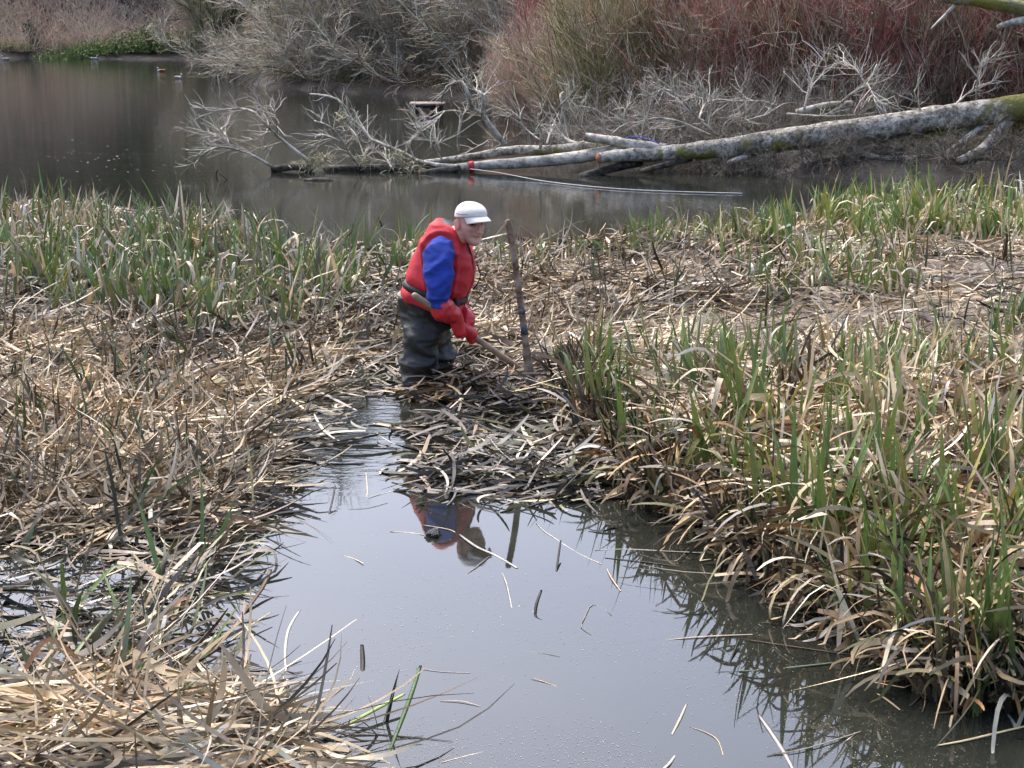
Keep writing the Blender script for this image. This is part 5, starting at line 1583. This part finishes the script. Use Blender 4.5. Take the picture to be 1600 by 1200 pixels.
SHO = {-1: [(0.150, -0.140, 0.840), (0.160, -0.195, 0.790), (0.175, -0.240, 0.680), (0.178, -0.255, 0.590), (0.200, -0.250, 0.520)],
       1: [(0.115, 0.150, 0.850), (0.090, 0.205, 0.790), (0.070, 0.235, 0.680), (0.080, 0.240, 0.575), (0.115, 0.215, 0.490)]}
SH_A = np.array([0.110, -0.335, 0.575]); SH_D = unit(np.array([0.150, 0.180, -0.165]))     # the tool's shaft
SH_A = SH_A - 0.075 * SH_D
HR = SH_A + SH_D * 0.375; HLh = SH_A + SH_D * 0.455                                        # where each hand grips
WR = {-1: HR + np.array([-0.012, -0.035, 0.062]), 1: HLh + np.array([-0.015, 0.040, 0.070])}
arms = [chain(SHO[s] + [tuple(WR[s])], [0.062, 0.060, 0.052, 0.047, 0.044, 0.030], 30) for s in (-1, 1)]
LEG = {-1: [(0.015, -0.095, 0.34), (0.015, -0.105, 0.16), (0.015, -0.11, -0.02), (0.0, -0.11, -0.25), (-0.01, -0.11, -0.46)],
       1: [(0.02, 0.090, 0.34), (0.050, 0.10, 0.16), (0.060, 0.105, -0.02), (0.04, 0.11, -0.25), (0.02, 0.11, -0.46)]}
legs = [chain(LEG[s], [0.075, 0.068, 0.056, 0.048, 0.040], 28) for s in (-1, 1)]
feet = [chain([np.array(LEG[s][-1]) + (-0.03, 0, -0.03), np.array(LEG[s][-1]) + (0.09, 0, -0.04), np.array(LEG[s][-1]) + (0.18, 0, -0.05)], [0.045, 0.042, 0.034], 12) for s in (-1, 1)]


def hand(c, d, out, s, fat=1.0):
    """a hand closed round the shaft: palm, four fingers curled over it, thumb across; c on the shaft, d along it, out = side of the back of the hand"""
    out = unit(out - (out @ d) * d); w = np.cross(d, out) * s
    R0 = 0.027
    parts = []
    for i, (ln, rr) in enumerate(((0.90, 0.0120), (1.0, 0.0125), (0.95, 0.0120), (0.78, 0.0108))):
        q = c + d * (-0.033 + 0.0225 * i) * -1
        ang = np.radians(np.array([-35, 15, 65, 115, 160, 205]) * (0.85 + 0.15 * ln))
        pts = [q + R0 * (1.25 if k_ < 2 else 1.0) * (math.cos(t) * out + math.sin(t) * w) for k_, t in enumerate(ang)]
        parts.append(chain(pts, np.array([1.15, 1.1, 1.05, 1.0, 0.95, 0.85]) * rr * fat, 16, 10))
    pb = c + out * R0 * 1.25
    parts.append(loft([(pb + d * x - w * 0.012, out * h_ * fat, w * ww * fat) for x, h_, ww in ((-0.048, 0.009, 0.018), (-0.036, 0.016, 0.032), (0.0, 0.018, 0.036), (0.036, 0.016, 0.032), (0.048, 0.009, 0.018))], 18, 2.6))
    th = [c - d * -0.030 + out * 0.030 - w * 0.026, c + d * 0.046 + out * 0.008 - w * 0.036, c + d * 0.052 - out * 0.018 - w * 0.026, c + d * 0.045 - out * 0.034 - w * 0.004]
    parts.append(chain(th, np.array([0.018, 0.016, 0.0145, 0.012]) * fat, 14, 10))
    return parts, pb - w * 0.03


hands = []
for s, c in ((-1, HR), (1, HLh)):
    ps, wp = hand(c, SH_D, np.array([-0.15, 1.0 * s, 0.55]), s, 0.9)
    hands += ps
    hands.append(chain([WR[s], wp], [0.028, 0.024], 6))
body_me = remesh([head_p, nose, nbase] + nost + ears + [neck, torso] + arms + legs + feet + hands, 0.0042, 2)
nb = len(body_me.vertices)
V = np.zeros(nb * 3, np.float32); body_me.vertices.foreach_get('co', V); V = V.reshape(-1, 3)
Lh = (V - HC) / HS
Lh = np.column_stack([Lh @ hf, Lh @ hl, Lh @ hu])
cs = np.tile(np.array([0.60, 0.36, 0.285]), (nb, 1))


def blend(mask, c):
    global cs
    m = np.clip(mask, 0, 1)[:, None]
    cs = cs * (1 - m) + np.asarray(c) * m


for s in (-1, 1):
    blend(0.75 * gss(Lh, (0.075, 0.045 * s, -0.018), (0.04, 0.018, 0.014)), (0.56, 0.20, 0.155))      # ruddy cheeks
    blend(0.9 * gss(Lh, (0.09, 0.030 * s, 0.0335), (0.05, 0.018, 0.0055)), (0.22, 0.17, 0.135))       # eyebrows
    blend(1.6 * gss(Lh, (0.078, 0.032 * s, 0.015), (0.03, 0.012, 0.0050)), (0.06, 0.04, 0.035))         # eyes
    blend(0.6 * gss(Lh, (0.0, 0.08 * s, 0.0), (0.03, 0.012, 0.035)), (0.55, 0.24, 0.19))                # ears
blend(0.7 * gss(Lh, (0.108, 0, -0.018), (0.02, 0.012, 0.012)), (0.60, 0.26, 0.21))
blend(0.9 * gss(Lh, (0.09, 0, -0.056), (0.05, 0.024, 0.005)), (0.25, 0.08, 0.07))
hairm = (sstep(-Lh[:, 0], -0.02, 0.01) * sstep(Lh[:, 2], -0.04, -0.01) * (np.abs(Lh[:, 1]) < 0.078)) * (Lh[:, 2] > -0.05)
blend(0.8 * hairm, (0.30, 0.26, 0.23))
at = body_me.attributes.new('col', 'FLOAT_COLOR', 'POINT')
cc = np.ones((nb, 4), np.float32); cc[:, :3] = cs
at.data.foreach_set('color', cc.ravel())
person_part('body', body_me, M['skin'])

# --- cap
capz = np.linspace(0.046, 0.134, 14)
rings = []
for i, z in enumerate(capz):
    t = (z - 0.046) / 0.088
    sc_ = math.sqrt(max(1 - t ** 2.6, 0.0004))
    tilt = 0.018 * (1 - t)
    rings.append((H(-0.004 - 0.004 * t, 0, z + 0.0), H(0.112 * sc_, 0, tilt * 1.6) - HC, H(0, 0.0905 * sc_, 0) - HC))
CV, CF, _ = loft(rings, 40)
cap = obj('cap', mesh_np('cap', CV, CF), M['cap'], MAN)
cap['label'] = 'off-white baseball cap'
# brim
BV = []
nu, nv_ = 21, 9
for i in range(nu):
    u_ = -1 + 2 * i / (nu - 1)
    for j in range(nv_):
        v_ = j / (nv_ - 1)
        ang = u_ * R(68)
        bx = 0.098 * math.cos(ang); by = 0.082 * math.sin(ang)
        ext = 0.074 * v_ * math.cos(u_ * R(72)) ** 0.6
        x = bx + ext; y = by * (1 + 0.02 * v_)
        z = 0.072 - 0.016 * u_ ** 2 - 0.012 * v_ ** 1.5 - 0.020 * v_ * u_ ** 2
        BV.append((x, y, z))
BV = np.array(BV)
top = H(BV[:, 0], BV[:, 1], BV[:, 2] + 0.0018); bot = H(BV[:, 0], BV[:, 1], BV[:, 2] - 0.0018)
m_ = nu * nv_
q = []
for i in range(nu - 1):
    for j in range(nv_ - 1):
        a0_ = i * nv_ + j
        q.append([a0_, a0_ + nv_, a0_ + nv_ + 1, a0_ + 1]); q.append([m_ + a0_, m_ + a0_ + 1, m_ + a0_ + nv_ + 1, m_ + a0_ + nv_])
for i in range(nu - 1):
    for j in (0, nv_ - 1):
        a0_ = i * nv_ + j; q.append([a0_, a0_ + nv_, m_ + a0_ + nv_, m_ + a0_])
for j in range(nv_ - 1):
    for i in (0, nu - 1):
        a0_ = i * nv_ + j; q.append([a0_, a0_ + 1, m_ + a0_ + 1, m_ + a0_])
obj('brim', mesh_np('brim', np.concatenate([top, bot]), [np.array(q)]), M['cap'], cap)
for s in (-1, 1):
    pts = hl_pts([(-0.060, 0.073 * s, 0.060), (-0.02, 0.0885 * s, 0.066), (0.03, 0.0870 * s, 0.074), (0.065, 0.070 * s, 0.082)])
    V, F, _ = chain(pts, [0.0018, 0.0022, 0.0022, 0.0012], 14, 6)
    obj('seam', mesh_np('seam', V, F), plain('cap_seam', (0.25, 0.25, 0.27), 0.8), cap)
V, F, _ = ellip((0, 0, 0), (0.005, 0.005, 0.003), 10, 6)
obj('button', mesh_np('button', H(V[:, 0] - 0.008, V[:, 1], V[:, 2] + 0.1345), F), M['cap'], cap)

# --- waders
wad = [loft([((0.075, 0, 0.62), (0.15, 0, -0.05), (0, 0.16, 0)), ((0.045, 0, 0.52), (0.168, 0, -0.04), (0, 0.185, 0)), ((0.030, 0, 0.43), (0.166, 0, -0.02), (0, 0.185, 0)), ((0.022, 0, 0.33), (0.150, 0, 0), (0, 0.185, 0)), ((0.018, 0, 0.25), (0.12, 0, 0), (0, 0.15, 0)), ((0.02, 0, 0.21), (0.06, 0, 0), (0, 0.08, 0))], 40)]
wad.append(chain(LEG[-1], [0.122, 0.112, 0.104, 0.10, 0.095], 30, 24))
wad.append(chain(LEG[1], [0.118, 0.110, 0.104, 0.10, 0.095], 30, 24))
for s in (-1, 1):
    p = np.array(LEG[s][-1]); wad.append(chain([p + (-0.02, 0, -0.03), p + (0.10, 0, -0.05), p + (0.20, 0, -0.06)], [0.075, 0.07, 0.055], 14))
wm = remesh(wad, 0.007, 4)


def wfold(V, Nn):
    z = V[:, 2]
    th = np.arctan2(V[:, 1], V[:, 0] - 0.02)
    # long creases running slantwise down from the seat, bunching at the knee
    W_ = np.column_stack([V[:, 0] + 0.55 * z, V[:, 1] - 0.35 * z, z + 0.5 * V[:, 0]])
    f1 = np.clip(1 - np.abs(nz3(W_, (4.2, 4.2, 8.5), 3.1)) * 3.2, -0.6, 1)
    f2 = np.clip(1 - np.abs(nz3(V, (7, 7, 17), 8.3)) * 3.0, -0.5, 1)
    f3 = nz3(V, (3.5, 3.5, 4), 5.5)
    knee = np.exp(-0.5 * ((z - 0.10) / 0.09) ** 2)
    return 0.026 * f1 + (0.006 + 0.014 * knee) * f2 + 0.014 * f3 - 0.014


displace(wm, wfold)
wo = person_part('waders', wm, M['wader'])
wo['label'] = 'dark grey rubber waders with creases'

# --- sweatshirt: body and sleeves
sw = [loft([((0.075, 0, 0.60), (0.14, 0, -0.04), (0, 0.165, 0)), ((0.11, 0, 0.70), (0.14, 0, -0.04), (0, 0.172, 0)), ((0.14, 0, 0.80), (0.13, 0, -0.04), (0, 0.18, 0)), ((0.165, 0, 0.885), (0.095, 0, -0.03), (0, 0.145, 0)), ((0.19, 0, 0.925), (0.07, 0, -0.03), (0, 0.085, 0))], 36)]
for s in (-1, 1):
    sw.append(chain(SHO[s][:4] + [tuple(np.array(SHO[s][4]))], [0.092, 0.097, 0.084, 0.073, 0.052], 30, 22))
sm = remesh(sw, 0.007, 3)


def sfold(V, Nn):
    W_ = np.column_stack([V[:, 0] + 0.4 * V[:, 2], V[:, 1], V[:, 2] - 0.5 * V[:, 0]])
    f = np.clip(1 - np.abs(nz3(W_, (6, 6, 10), 1.7)) * 3.0, -0.6, 1)
    g_ = np.clip(1 - np.abs(nz3(V, (9, 9, 22), 4.4)) * 3.0, -0.6, 1)
    low = sstep(-V[:, 2], -0.68, -0.52)
    return 0.010 * f + (0.003 + 0.010 * low) * g_ - 0.006


displace(sm, sfold)
so = person_part('sweatshirt', sm, M['sweater'])
so['label'] = 'royal blue sweatshirt'
# armhole seam on the near sleeve
seam = [(0.035, -0.222, 0.750), (0.050, -0.268, 0.815), (0.100, -0.285, 0.842), (0.150, -0.268, 0.820), (0.180, -0.235, 0.745)]

# --- life jacket
ta = unit(np.array([0.16, 0, 0.50]))           # axis of the leaning trunk
tf = unit(np.array([0.95, 0, -0.28]))


def vring(c, a_, b_, tilt=0.0):
    u = np.array([math.cos(R(-17) + tilt), 0, math.sin(R(-17) + tilt)]) * a_
    return (np.array(c), u, np.array([0, b_, 0]))


VR = [vring((0.066, 0, 0.500), 0.178, 0.190), vring((0.064, 0, 0.508), 0.200, 0.212), vring((0.070, 0, 0.535), 0.205, 0.216), vring((0.085, 0, 0.585), 0.198, 0.210), vring((0.105, 0, 0.65), 0.200, 0.205), vring((0.130, 0, 0.73), 0.196, 0.192),
      vring((0.148, 0, 0.80), 0.184, 0.182), vring((0.158, 0, 0.862), 0.160, 0.178, -0.06), vring((0.162, 0, 0.912), 0.132, 0.165, -0.14), vring((0.164, 0, 0.950), 0.106, 0.130, -0.22), vring((0.166, 0, 0.972), 0.092, 0.105, -0.26), vring((0.168, 0, 0.980), 0.080, 0.092, -0.26)]
VR = [(c_, u_ * 0.95, v_ * 0.95) for c_, u_, v_ in VR]
vm = remesh([loft(VR, 44, 2.6)], 0.007, 3)


def vfold(V, Nn):
    z = V[:, 2] - 0.3 * (0.1 - V[:, 0])
    belt = np.exp(-0.5 * ((z - 0.585) / 0.016) ** 2)
    W_ = np.column_stack([V[:, 0] + 0.2 * V[:, 2], V[:, 1], V[:, 2] + 0.3 * V[:, 0]])
    f = nz3(V, (4, 4, 4), 0.7) * 0.009 + 0.006 * np.clip(1 - np.abs(nz3(W_, (5, 5, 9), 2.7)) * 3, -0.5, 1) + nz3(V, (14, 14, 16), 9.0) * 0.003
    f += 0.008 * sstep(-z, -0.60, -0.55) * np.clip(1 - np.abs(nz3(V, (10, 10, 6), 6.1)) * 3, -0.5, 1)      # gathered skirt under the strap
    zipg = np.exp(-0.5 * (V[:, 1] / 0.006) ** 2) * (V[:, 0] > 0.15)
    rim = np.zeros(len(V))
    for s in (-1, 1):                                   # padded rim round each armhole
        ax = spline(SHO[s][:4], 24)
        dist = np.min(np.linalg.norm(V[:, None, :] - ax[None], axis=2), axis=1)
        rim += np.exp(-0.5 * ((dist - 0.112) / 0.010) ** 2) - 0.9 * np.exp(-0.5 * ((dist - 0.092) / 0.012) ** 2)
    return f - 0.014 * belt - 0.010 * zipg + 0.009 * rim


displace(vm, vfold)
vo = person_part('life_jacket', vm, M['vest'])
vo['label'] = 'red foam life jacket with black waist strap'
# waist strap following the jacket
ang = np.linspace(0, 2 * math.pi, 49)[:-1]
def vsurf(h, off):
    cs_ = np.array([r_[0] for r_ in VR]); A = np.array([np.linalg.norm(r_[1]) for r_ in VR]); B = np.array([r_[2][1] for r_ in VR])
    c_ = np.array([np.interp(h, cs_[:, 2], cs_[:, k_]) for k_ in range(3)])
    a_ = np.interp(h, cs_[:, 2], A) + off; b_ = np.interp(h, cs_[:, 2], B) + off
    e_ = 2 / 2.6
    ca = np.sign(np.cos(ang)) * np.abs(np.cos(ang)) ** e_; sa = np.sign(np.sin(ang)) * np.abs(np.sin(ang)) ** e_
    u = np.array([math.cos(R(-17)), 0, math.sin(R(-17))])
    return c_ + np.outer(ca * a_, u) + np.outer(sa * b_, [0, 1, 0])


V = np.concatenate([vsurf(0.568, -0.02), vsurf(0.568, 0.001), vsurf(0.603, 0.001), vsurf(0.603, -0.02)])
q = []
for b_ in range(4):
    i = np.arange(48); j = (i + 1) % 48; nb_ = (b_ + 1) % 4
    q.append(np.stack([b_ * 48 + i, b_ * 48 + j, nb_ * 48 + j, nb_ * 48 + i], -1))
obj('waist_strap', mesh_np('waist_strap', V, [np.concatenate(q)], None, False), M['webbing'], vo)
# buckle on the near front, zip, pull cord, armhole and neck piping
sf = vsurf(0.585, 0.008)
kf = int(np.argmin(np.abs(ang - R(322))))
V, F, _ = box_np((0, 0, 0), (0.055, 0.022, 0.058)); bo = obj('buckle', mesh_np('buckle', V, F, None, False), M['webbing'], vo)
bo.location = sf[kf]; bo.rotation_euler = (0, R(8), R(-38))
zp = []
for h in np.linspace(0.515, 0.93, 12):
    zp.append(vsurf(h, -0.004)[0])
V, F, _ = chain(zp, [0.0065] * 12, 40, 8); obj('zip', mesh_np('zip', V, F), M['piping'], vo)


def on_jacket(al, hs, off):
    out = []
    for a_, h in zip(al, hs):
        s_ = vsurf(h, off); i_f = (a_ % (2 * math.pi)) / (2 * math.pi) * 48; i0_ = int(i_f) % 48; f_ = i_f - int(i_f)
        out.append(s_[i0_] * (1 - f_) + s_[(i0_ + 1) % 48] * f_)
    return out


ring_ = vsurf(0.955, 0.004)

# dark lining inside the collar, behind the neck
V, F, _ = loft([vring((0.180, 0, 0.955), 0.066, 0.075, -0.26), vring((0.182, 0, 0.978), 0.066, 0.075, -0.26)], 32)
obj('collar_lining', mesh_np('collar_lining', V, F), M['webbing'], vo)
pc_ = on_jacket([R(10), R(8), R(6), R(5)], [0.80, 0.74, 0.69, 0.66], 0.012)
pc_ = [pc_[0], pc_[1] + np.array([0.03, -0.01, 0]), pc_[2] + np.array([0.025, -0.01, 0.0]), pc_[3] + np.array([0.01, 0, 0])]
V, F, _ = chain(pc_, [0.004] * 4, 20, 6); obj('pull_cord', mesh_np('pull_cord', V, F), M['webbing'], vo)

# --- gloves
for s, c, nm in ((-1, HR, 'near'), (1, HLh, 'far')):
    ps, wp = hand(c, SH_D, np.array([-0.15, 1.0 * s, 0.55]), s, 1.16)
    el_ = np.array(SHO[s][4]); w_ = WR[s]
    cuff = chain([el_ * 0.98 + w_ * 0.02, el_ * 0.5 + w_ * 0.5, w_, wp], [0.074, 0.060, 0.045, 0.036], 24, 20)
    gm = remesh(ps + [cuff], 0.0045, 2)
    c_up = el_ * 0.6 + w_ * 0.4
    displace(gm, lambda V, Nn: (0.004 * (1 - np.abs(nz3(V, (14, 14, 18), 3.3)) * 2.2) + 0.003 * nz3(V, (30, 30, 30), 1.0)) * sstep(np.linalg.norm(V - c, axis=1), 0.05, 0.10))
    go = person_part('glove', gm, M['glove'])
    go['label'] = 'long red rubber glove'

# --- the tool in his hands and the pole standing in the mud
TL = empty('hand_tool', PO, R(-14))
tag(TL, 'wooden-handled tool gripped by the wading man, its end buried in reeds', 'tool')
tip = SH_A + SH_D * (SH_A[2] + 0.03) / -SH_D[2]
V, F, _ = chain([SH_A, SH_A + SH_D * 0.3, tip], [0.0185, 0.018, 0.018], 20, 12)
obj('shaft', mesh_np('shaft', V, F), M['wood'], TL)
M['steel'] = plain('dull_steel', (0.22, 0.22, 0.22), 0.45, 0.2, 20)
M['steel'].node_tree.nodes['Principled BSDF'].inputs['Metallic'].default_value = 0.8
cr = unit(np.cross(SH_D, [0, 0, 1]))
V, F, _ = chain([tip - cr * 0.16, tip, tip + cr * 0.16], [0.010, 0.011, 0.010], 12, 8); obj('head', mesh_np('head', V, F), M['steel'], TL)
V, F, _ = chain([tip - SH_D * 0.12, tip], [0.023, 0.020], 6, 10); obj('socket', mesh_np('socket', V, F), M['steel'], TL)
for k in range(7):
    b_ = tip + cr * (-0.15 + 0.05 * k)
    V, F, _ = chain([b_, b_ + np.array([-0.012, 0, -0.06]), b_ + np.array([-0.035, 0, -0.11])], [0.005, 0.005, 0.003], 8, 6); obj('tine', mesh_np('tine', V, F), M['steel'], TL)

pb_ = pix(833, 622); Yp = float(pb_[1])
PL = empty('wooden_pole', pb_)
tag(PL, 'weathered wooden pole standing upright in the mud beside the man', 'pole')
pp = np.array([pixd(837, 660, Yp), pixd(832, 617, Yp), pixd(824, 560, Yp), pixd(817, 500, Yp), pixd(810, 450, Yp), pixd(802, 390, Yp), pixd(794, 348, Yp)]) - pb_
sp_ = spline(pp, 36)
rr = np.interp(np.linspace(0, 1, 36), [0, 0.25, 0.4, 0.55, 0.8, 1], [0.030, 0.030, 0.020, 0.019, 0.019, 0.019])
V, F, _ = tubes(sp_[None], rr[None], 14, None, True, 0.03, 5)
mpole = bark_mat('weathered_pole', (0.24, 0.165, 0.115), (0.09, 0.06, 0.042), (0.36, 0.28, 0.22), (0.10, 0.07, 0.05), 0.60, 0.70)
obj('shaft', mesh_np('shaft', V, F), mpole, PL)
V, F, _ = chain([sp_[-1] - 0.006 * unit(sp_[-1] - sp_[-2]), sp_[-1] + 0.002 * unit(sp_[-1] - sp_[-2])], [0.0195, 0.0185], 4, 14); obj('rounded_top', mesh_np('rounded_top', V, F), mpole, PL)
for f_, ln in ((0.475, 0.030), (0.56, 0.012)):
    i0_ = int(f_ * 35); d_ = unit(sp_[i0_ + 1] - sp_[i0_])
    V, F, _ = tubes(np.array([[sp_[i0_] - d_ * ln, sp_[i0_] + d_ * ln]]), np.array([[0.0208, 0.0208]]), 14, None, True)
    obj('tape_band', mesh_np('tape_band', V, F), plain('dark_tape', (0.07, 0.075, 0.085), 0.6, 0.5, 40), PL)
# green stalk leaning from the pole's foot
floater([(836, 622), (848, 648), (862, 672)], 'dark green stalk leaning from the foot of the pole', 0.016, 'deep', np.array([0.10, 0.05, 0.0]))
